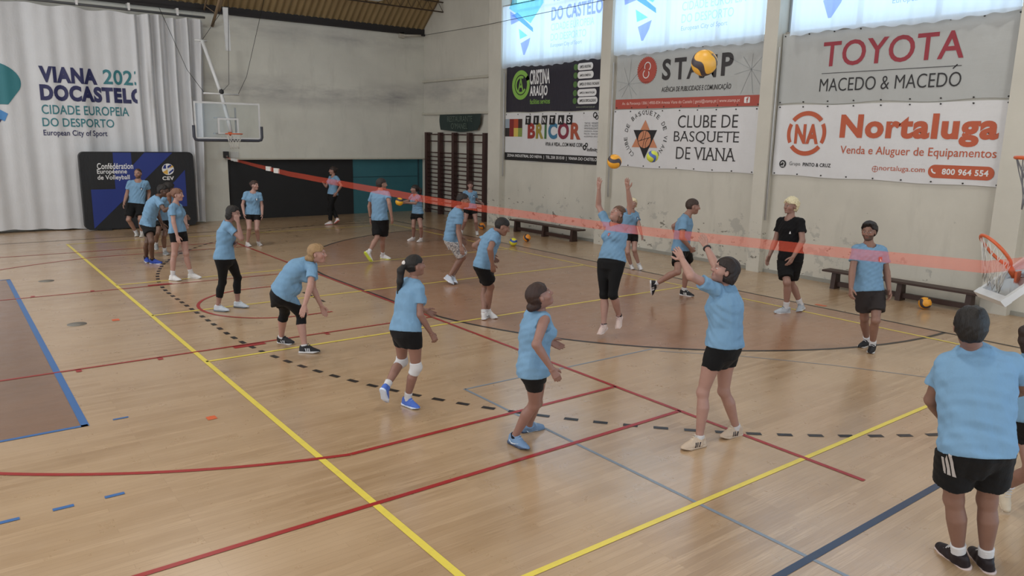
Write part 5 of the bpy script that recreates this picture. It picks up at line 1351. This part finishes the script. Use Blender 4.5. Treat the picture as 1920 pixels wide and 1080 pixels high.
figure('person standing mostly hidden behind the bending one in blue shoes', 1.78, [4.253, 18.484, 1.51, 4.2, 18.5, 1.339, 4.338, 18.638, 1.266, 4.069, 18.365, 1.291, 4.405, 18.783, 1.004, 3.945, 18.384, 1.012, 4.578, 18.63, 0.87, 3.989, 18.282, 0.77, 4.164, 18.661, 0.809, 4.02, 18.544, 0.824, 4.055, 18.413, 0.467, 3.883, 18.23, 0.554, 4.082, 18.582, 0.076, 3.898, 18.539, 0.259, 4.115, 18.389, 0.019, 3.868, 18.37, 0.146],
       fem=False, look=40, pitch=0, skin='#8c6a58', hair=('#191413', 'afro'), legs=('loose', 0.62), socks=(0.24, 'w'), shoe=('#8d9092', '#c9caca'), fine=1.05, seed=17)
figure('person in profile with tall white socks, nearest of the group by the display wall', 1.74, [3.664, 15.32, 1.623, 3.615, 15.327, 1.453, 3.711, 15.464, 1.396, 3.517, 15.184, 1.415, 3.837, 15.635, 1.185, 3.51, 15.109, 1.124, 3.814, 15.425, 1.032, 3.541, 15.042, 0.873, 3.682, 15.354, 0.895, 3.555, 15.225, 0.917, 3.725, 15.233, 0.489, 3.507, 15.215, 0.495, 3.802, 15.238, 0.078, 3.451, 15.209, 0.08, 3.952, 15.117, 0.018, 3.554, 15.048, 0.017],
       fem=True, look=2, pitch=0, skin='#d2a595', hair=('#6e4d3c', 'pony'), legs=('tight', 0.34), socks=(0.26, 'w'), shoe=('#d3d3d3', '#c9c9c9'), hem=0.0, fine=0.86, seed=24)
figure('person in black calf-length leggings and white shoes holding a hand to the cheek', 1.72, [3.682, 12.026, 1.565, 3.593, 12.06, 1.421, 3.653, 12.216, 1.38, 3.541, 11.898, 1.39, 3.729, 12.266, 1.099, 3.69, 11.729, 1.199, 3.679, 12.014, 1.08, 3.666, 11.774, 1.454, 3.578, 12.1, 0.849, 3.45, 11.975, 0.88, 3.759, 12.246, 0.496, 3.472, 12.096, 0.477, 3.746, 12.248, 0.08, 3.405, 12.157, 0.076, 3.869, 12.104, 0.019, 3.525, 12.009, 0.018],
       fem=True, look=355, pitch=-4, skin='#b4897a', hair=('#17120f', 'bob'), legs=('tight', 1.62), socks=(0.06, 'w'), shoe=('#b9c2cc', '#60676f', '#e0e0e0'), curl=(0.3, 1.3), hem=-0.01, fine=0.86, seed=31)
figure('person bent forward with hands on knees in black knee-length leggings and black shoes', 1.78, [3.759, 8.969, 1.329, 3.718, 9.104, 1.221, 3.814, 9.245, 1.128, 3.671, 8.928, 1.16, 3.821, 9.301, 0.827, 3.551, 8.724, 0.965, 3.905, 9.24, 0.581, 3.421, 8.598, 0.77, 3.409, 9.355, 0.789, 3.376, 9.172, 0.81, 3.545, 9.616, 0.466, 3.645, 9.292, 0.488, 3.55, 9.784, 0.073, 3.636, 9.175, 0.075, 3.661, 9.621, 0.023, 3.778, 9.038, 0.02],
       fem=True, look=0, pitch=2, skin='#cf9f8e', hair=('#8f7350', 'lowbun'), legs=('tight', 1.3), socks=(0.08, 'w'), shoe=('#222226', '#c9c9cb', '#3a3a3e', 'bars', '#b9bbc0'), curl=(0.45, 0.45), girth=1.1, hem=-0.005, fine=0.86, seed=38)
figure('person in very short black shorts facing us before the black doorway', 1.74, [6.381, 19.018, 1.51, 6.341, 19.039, 1.34, 6.49, 18.98, 1.294, 6.169, 19.099, 1.313, 6.514, 18.939, 0.997, 6.082, 19.09, 1.026, 6.458, 18.787, 0.792, 6.057, 18.941, 0.814, 6.392, 18.985, 0.793, 6.221, 19.051, 0.8, 6.302, 18.779, 0.431, 6.123, 18.806, 0.466, 6.397, 18.978, 0.076, 6.112, 18.957, 0.077, 6.407, 18.786, 0.02, 6.12, 18.765, 0.019],
       fem=True, look=335, pitch=5, skin='#c99f91', hair=('#3a2a24', 'bun'), legs=('tight', 0.22), socks=(0.09, 'w'), shoe=('#bdb9b8', '#cfcfcf'), extras=[('badge', 'round', 1, '#2a3f63', 0.075)], hem=-0.015, blousy=0.01, fine=1.05, seed=45)
figure('person in long black trousers walking left before the teal panel', 1.80, [9.998, 22.432, 1.676, 10.013, 22.408, 1.495, 10.042, 22.234, 1.473, 9.982, 22.581, 1.455, 10.103, 22.05, 1.232, 9.865, 22.652, 1.176, 9.954, 22.078, 1.009, 9.895, 22.913, 1.238, 9.963, 22.309, 0.931, 9.942, 22.497, 0.923, 9.826, 22.333, 0.511, 9.958, 22.454, 0.482, 9.811, 22.303, 0.078, 9.982, 22.156, 0.17, 9.616, 22.265, 0.018, 9.953, 22.292, 0.016],
       fem=True, look=196, pitch=0, skin='#b98c7b', hair=('#2c201c', 'bun'), legs=('loose', 1.86), socks=(0.0, 'w'), shoe=('#d5d0d0', '#c77f78'), curl=(0.5, 0.7), fine=1.05, seed=52)
figure('person seen from behind in long black shorts and white shoes with yellow soles', 1.88, [8.043, 15.408, 1.722, 7.972, 15.366, 1.553, 7.876, 15.541, 1.501, 8.062, 15.181, 1.527, 7.86, 15.674, 1.206, 7.981, 14.947, 1.319, 7.897, 15.699, 0.928, 8.022, 14.93, 1.037, 7.902, 15.407, 0.961, 7.972, 15.223, 0.956, 7.832, 15.264, 0.527, 8.013, 15.343, 0.509, 7.536, 15.112, 0.222, 8.075, 15.465, 0.079, 7.595, 15.066, 0.017, 8.176, 15.283, 0.02],
       fem=False, look=30, pitch=0, skin='#bb907d', hair=('#2c2320', 'short'), legs=('loose', 0.86), socks=(0.2, 'w'), shoe=('#d2d2d2', '#c4d24a'), extras=[('watch', 'L')], hem=-0.02, fine=1.05, seed=59)
figure('person in light blue T-shirt holding an orange ball out in front', 1.66, [10.163, 17.61, 1.407, 10.221, 17.647, 1.257, 10.225, 17.488, 1.206, 10.209, 17.813, 1.217, 10.027, 17.339, 1.064, 10.235, 18.05, 1.06, 9.811, 17.462, 1.069, 10.221, 18.297, 1.029, 10.266, 17.561, 0.76, 10.26, 17.735, 0.747, 10.186, 17.338, 0.43, 10.092, 17.571, 0.415, 10.28, 17.497, 0.077, 10.189, 17.756, 0.076, 10.12, 17.41, 0.019, 10.007, 17.753, 0.018],
       fem=True, look=188, pitch=2, skin='#b78d7d', hair=('#1f1815', 'pony'), legs=('loose', 0.42), socks=(0.13, 'w'), shoe=('#d5d3d3', '#c8c8c8'), curl=(0.5, 0.5), spread=0.4, fine=1.05, seed=66)
figure('person in light blue T-shirt and black shorts standing in front of the wall bars', 1.68, [12.295, 18.118, 1.432, 12.294, 18.13, 1.264, 12.438, 18.056, 1.219, 12.143, 18.199, 1.224, 12.566, 18.201, 1.005, 12.106, 18.259, 0.943, 12.589, 17.964, 0.922, 12.041, 18.187, 0.711, 12.356, 18.03, 0.752, 12.207, 18.124, 0.75, 12.294, 17.811, 0.409, 12.015, 17.952, 0.43, 12.448, 17.98, 0.077, 12.052, 18.184, 0.102, 12.361, 17.817, 0.019, 11.933, 18.047, 0.038],
       fem=True, look=275, pitch=-5, skin='#c0968a', hair=('#3a2520', 'bun'), legs=('tight', 0.3), socks=(0.15, 'w'), shoe=('#cfcfcf', '#c8c8c8'), extras=[('badge', 'round', 1, '#2a3f63', 0.075)], fine=1.05, seed=73)
figure('person in patterned grey and white shorts leaning forward on tiptoe', 1.92, [7.927, 11.904, 1.624, 7.882, 11.999, 1.464, 7.976, 12.181, 1.456, 7.779, 11.823, 1.38, 8.013, 12.29, 1.146, 7.768, 11.839, 1.051, 8.1, 12.22, 0.881, 7.743, 11.703, 0.798, 7.84, 12.158, 0.869, 7.709, 12.006, 0.89, 8.115, 12.191, 0.489, 7.997, 12.023, 0.517, 7.853, 12.174, 0.109, 7.751, 12.129, 0.137, 7.832, 11.969, 0.028, 7.718, 11.939, 0.028],
       fem=False, look=352, pitch=4, skin='#a47a67', hair=('#1f1a18', 'short'), legs=('loose', 0.86), socks=(0, 'w'), shoe=('#b9c2d0', '#cdd2da'), short=PATTERNED, hem=-0.015, fine=0.86, seed=80)
figure('person in black shorts stooping with head down, white shoes with a dark tick', 1.86, [6.765, 9.094, 1.492, 6.76, 9.26, 1.409, 6.821, 9.453, 1.339, 6.639, 9.096, 1.365, 6.612, 9.604, 1.147, 6.426, 8.937, 1.188, 6.784, 9.45, 0.991, 6.528, 9.014, 0.94, 6.675, 9.395, 0.864, 6.515, 9.283, 0.878, 6.804, 9.582, 0.47, 6.768, 9.383, 0.512, 6.662, 9.4, 0.087, 6.808, 9.497, 0.081, 6.816, 9.524, 0.013, 6.827, 9.292, 0.017],
       fem=False, look=5, pitch=-22, skin='#a67b68', hair=('#191514', 'fade'), legs=('loose', 0.72), socks=(0.14, 'w'), shoe=('#d8d8d9', '#d0d0d0', '#d8d8d8', 'tick', '#1d1e24'), hem=-0.02, fine=0.86, seed=87)
figure('person seen from behind with white knee pads and bright blue shoes', 1.62, [3.873, 6.711, 1.496, 3.857, 6.73, 1.336, 3.86, 6.88, 1.301, 3.842, 6.562, 1.292, 3.934, 6.975, 1.05, 3.811, 6.515, 1.018, 4.146, 6.972, 0.932, 3.934, 6.496, 0.809, 3.708, 6.732, 0.819, 3.737, 6.566, 0.844, 3.782, 6.848, 0.447, 3.792, 6.567, 0.448, 3.496, 6.676, 0.248, 3.745, 6.674, 0.076, 3.523, 6.733, 0.073, 3.78, 6.5, 0.02],
       fem=True, look=28, pitch=6, skin='#a97d6c', hair=('#15110f', 'pony_side'), legs=('tight', 0.4), socks=(0.22, 'w'), shoe=('#4a6cc0', '#c9d6ea', '#6f8fd0'), curl=(0.35, 0.8), spread=0.5, extras=[('kneepads',), ('hairtie',)], hem=0.0, girth=1.06, fine=0.72, seed=94)
figure('person in sleeveless light blue top and grey-blue shoes looking up', 1.72, [4.061, 4.901, 1.48, 4.107, 4.959, 1.326, 4.135, 5.126, 1.257, 4.043, 4.804, 1.294, 4.224, 5.326, 1.058, 3.838, 4.664, 1.133, 4.394, 5.152, 0.963, 3.964, 4.604, 0.916, 4.122, 5.017, 0.781, 3.994, 4.896, 0.82, 4.25, 5.135, 0.399, 4.131, 5.024, 0.441, 4.352, 5.365, 0.074, 4.066, 5.216, 0.078, 4.54, 5.374, 0.018, 4.07, 5.027, 0.02],
       fem=True, look=12, pitch=28, skin='#ad8172', hair=('#2e1d18', 'lowbun'), legs=('tight', 0.26), socks=(0.04, 'b'), shoe=('#6f8cae', '#33405a', '#8ba4c0', 'tick', '#c9d2de'), curl=(0.4, 0.5), sleeve=0.1, hem=-0.025, blousy=0.012, fine=0.72, seed=101)
figure('person jumping with both arms raised under a ball, in black knee-length leggings', 1.82, [7.664, 7.575, 1.772, 7.729, 7.656, 1.623, 7.74, 7.483, 1.625, 7.71, 7.837, 1.616, 7.709, 7.38, 1.919, 7.735, 8.043, 1.85, 7.581, 7.319, 2.152, 7.669, 7.979, 2.108, 7.623, 7.51, 1.084, 7.583, 7.694, 1.056, 7.54, 7.475, 0.635, 7.539, 7.649, 0.601, 7.769, 7.556, 0.271, 7.512, 7.603, 0.164, 7.662, 7.457, 0.12, 7.343, 7.525, 0.067],
       fem=True, look=215, pitch=38, skin='#c89c8c', hair=('#5c4334', 'crop'), legs=('tight', 1.12), socks=(0.07, 'b'), shoe=('#cdb9b2', '#d5cac6', '#b08f8f'), curl=(0.25, 0.25), spread=0.9, palm=((0.3, -0.2, 0.9), (0.3, -0.2, 0.9)), hem=0.02, girth=1.08, extras=[('badge', 'shield', 0.1, '#a83a3c', 0.05)], fine=0.86, seed=108)
figure('person in light blue T-shirt partly hidden behind the jumping one with raised arms', 1.68, [12.211, 11.605, 1.433, 12.195, 11.631, 1.268, 12.324, 11.593, 1.2, 12.024, 11.702, 1.277, 12.249, 11.432, 0.974, 11.926, 11.779, 1.016, 12.188, 11.284, 0.779, 11.86, 11.706, 0.784, 12.232, 11.574, 0.747, 12.057, 11.59, 0.747, 12.063, 11.358, 0.44, 11.933, 11.434, 0.386, 12.24, 11.356, 0.078, 12.141, 11.488, 0.045, 12.151, 11.194, 0.018, 12.019, 11.34, 0.018],
       fem=True, look=265, pitch=0, skin='#c89f90', hair=('#cfc3a4', 'crop'), legs=('tight', 0.32), socks=(0.18, 'w'), shoe=('#d8d8da', '#cfcfcf'), extras=[('badge', 'round', 1, '#3a2a4a', 0.07)], fine=1.05, seed=115)
figure('person in light blue T-shirt striding right with one heel kicked up behind', 1.92, [10.586, 8.623, 1.682, 10.511, 8.688, 1.516, 10.682, 8.796, 1.481, 10.318, 8.599, 1.463, 10.616, 9.051, 1.282, 10.211, 8.515, 1.162, 10.719, 9.008, 1.017, 10.423, 8.491, 0.969, 10.543, 8.743, 0.898, 10.354, 8.677, 0.919, 10.828, 8.848, 0.537, 10.104, 8.473, 0.576, 10.847, 8.914, 0.081, 9.918, 8.803, 0.314, 10.879, 8.703, 0.017, 9.945, 8.887, 0.111],
       fem=False, look=358, pitch=-4, skin='#b98d7b', hair=('#3a2d27', 'fade'), legs=('loose', 0.62), socks=(0.15, 'w'), shoe=('#24252a', '#cfcfd1', '#d0d0d0', 'bars', '#d5d5d5'), curl=(0.9, 1.1), extras=[('wristband', 'L')], hem=-0.01, fine=0.86, seed=122)
figure('person in black T-shirt, black shorts and long white socks near the banner wall', 1.96, [11.281, 7.154, 1.781, 11.272, 7.134, 1.581, 11.245, 6.914, 1.555, 11.302, 7.332, 1.524, 11.158, 6.808, 1.247, 11.263, 7.366, 1.191, 11.037, 6.87, 0.986, 11.128, 7.372, 0.93, 11.263, 6.963, 0.941, 11.269, 7.168, 0.92, 11.382, 7.09, 0.494, 11.067, 6.959, 0.541, 11.596, 6.992, 0.086, 11.175, 6.999, 0.082, 11.396, 6.91, 0.014, 10.979, 7.091, 0.019],
       fem=False, look=205, pitch=4, skin='#b58c7c', hair=('#cfc5a4', 'curly'), legs=('loose', 0.82), socks=(0.26, 'w'), shoe=('#a9b0b8', '#c9ccd0', '#70757c'), shirt=BLACKT, curl=(0.5, 0.4), extras=[('badge', 'mark', 1, '#131316', 0.07)], hem=-0.03, blousy=0.008, fine=0.86, seed=129)
figure('person in charcoal shorts and black shoes standing before the nearer bench', 1.84, [10.053, 5.16, 1.65, 10.054, 5.144, 1.464, 10.224, 5.022, 1.403, 9.887, 5.23, 1.42, 10.276, 4.962, 1.096, 9.774, 5.183, 1.129, 10.154, 4.842, 0.879, 9.626, 5.097, 0.912, 10.102, 5.005, 0.872, 9.926, 5.087, 0.872, 9.933, 4.868, 0.481, 10.074, 5.095, 0.447, 10.113, 4.957, 0.086, 10.311, 5.137, 0.078, 9.925, 4.885, 0.016, 10.107, 5.145, 0.017],
       fem=False, look=232, pitch=-2, skin='#a87e6c', hair=('#1c1514', 'floppy'), legs=('loose', 0.7), socks=(0.18, 'w'), shoe=('#1b1b1e', '#cfcfcf'), beard=True, short=CHARC, curl=(0.55, 0.8), extras=[('badge', 'shield', 1, '#a83a3c', 0.075)], hem=-0.02, blousy=0.006, fine=0.86, seed=136)
figure('person reaching up with both arms, wearing beige shoes with three dark bars', 1.82, [5.63, 4.175, 1.666, 5.697, 4.219, 1.503, 5.514, 4.178, 1.507, 5.841, 4.32, 1.483, 5.239, 4.239, 1.643, 5.978, 4.554, 1.639, 5.36, 4.454, 1.758, 6.09, 4.761, 1.777, 5.584, 4.14, 0.947, 5.769, 4.177, 0.917, 5.495, 4.22, 0.516, 5.8, 4.211, 0.473, 5.448, 4.192, 0.08, 5.974, 4.164, 0.075, 5.247, 4.219, 0.017, 5.774, 4.188, 0.02],
       fem=True, look=176, pitch=18, skin='#c79a8a', hair=('#1f1512', 'crop'), legs=('tight', 0.36), socks=(0.09, 'w'), shoe=('#c3b09c', '#b9a793', '#cabfae', 'bars', '#2a2226'), curl=(0.3, 0.3), spread=0.5, palm=((-0.4, 0.7, 0.6), (-0.4, 0.7, 0.6)), hem=0.015, blousy=0.022, extras=[('watch', 'R')], fine=0.72, seed=143)
figure('person seen from behind in right foreground, black shorts with grey side stripes', 1.90, [5.113, 1.904, 1.699, 5.212, 1.906, 1.537, 5.076, 2.01, 1.452, 5.348, 1.708, 1.474, 5.157, 2.094, 1.148, 5.593, 1.712, 1.258, 5.361, 2.065, 0.951, 5.816, 1.836, 1.131, 5.032, 1.839, 0.95, 5.179, 1.703, 0.962, 5.18, 1.884, 0.511, 5.328, 1.739, 0.522, 5.316, 1.856, 0.076, 5.42, 1.726, 0.075, 5.424, 2.037, 0.02, 5.578, 1.867, 0.02],
       fem=False, look=66, pitch=2, skin='#9c7564', hair=('#15110f', 'short'), legs=('loose', 0.68), socks=(0.2, 'w'), shoe=('#241d20', '#b9a8a4', '#c9c9c9'), curl=(0.7, 0.7), extras=[('stripes', 'L')], hem=-0.03, girth=1.1, crease=0.0075, blousy=0.012, fine=0.72, seed=150)
figure('person at the right edge, mostly hidden behind the one with grey-striped shorts', 1.66, [6.512, 1.954, 1.475, 6.486, 1.942, 1.303, 6.577, 2.036, 1.184, 6.383, 1.814, 1.321, 6.687, 2.228, 1.004, 6.335, 1.642, 1.097, 6.832, 2.215, 0.802, 6.442, 1.562, 0.887, 6.426, 1.946, 0.777, 6.32, 1.813, 0.81, 6.241, 1.782, 0.47, 6.505, 1.783, 0.447, 6.436, 1.985, 0.199, 6.655, 1.806, 0.076, 6.404, 1.949, 0.015, 6.835, 1.776, 0.02],
       fem=True, look=20, pitch=0, skin='#a87e6d', hair=('#2a1e1a', 'pony'), legs=('tight', 0.42), socks=(0.2, 'w'), shoe=('#c2b6a2', '#b5a68f'), fine=0.86, seed=157)
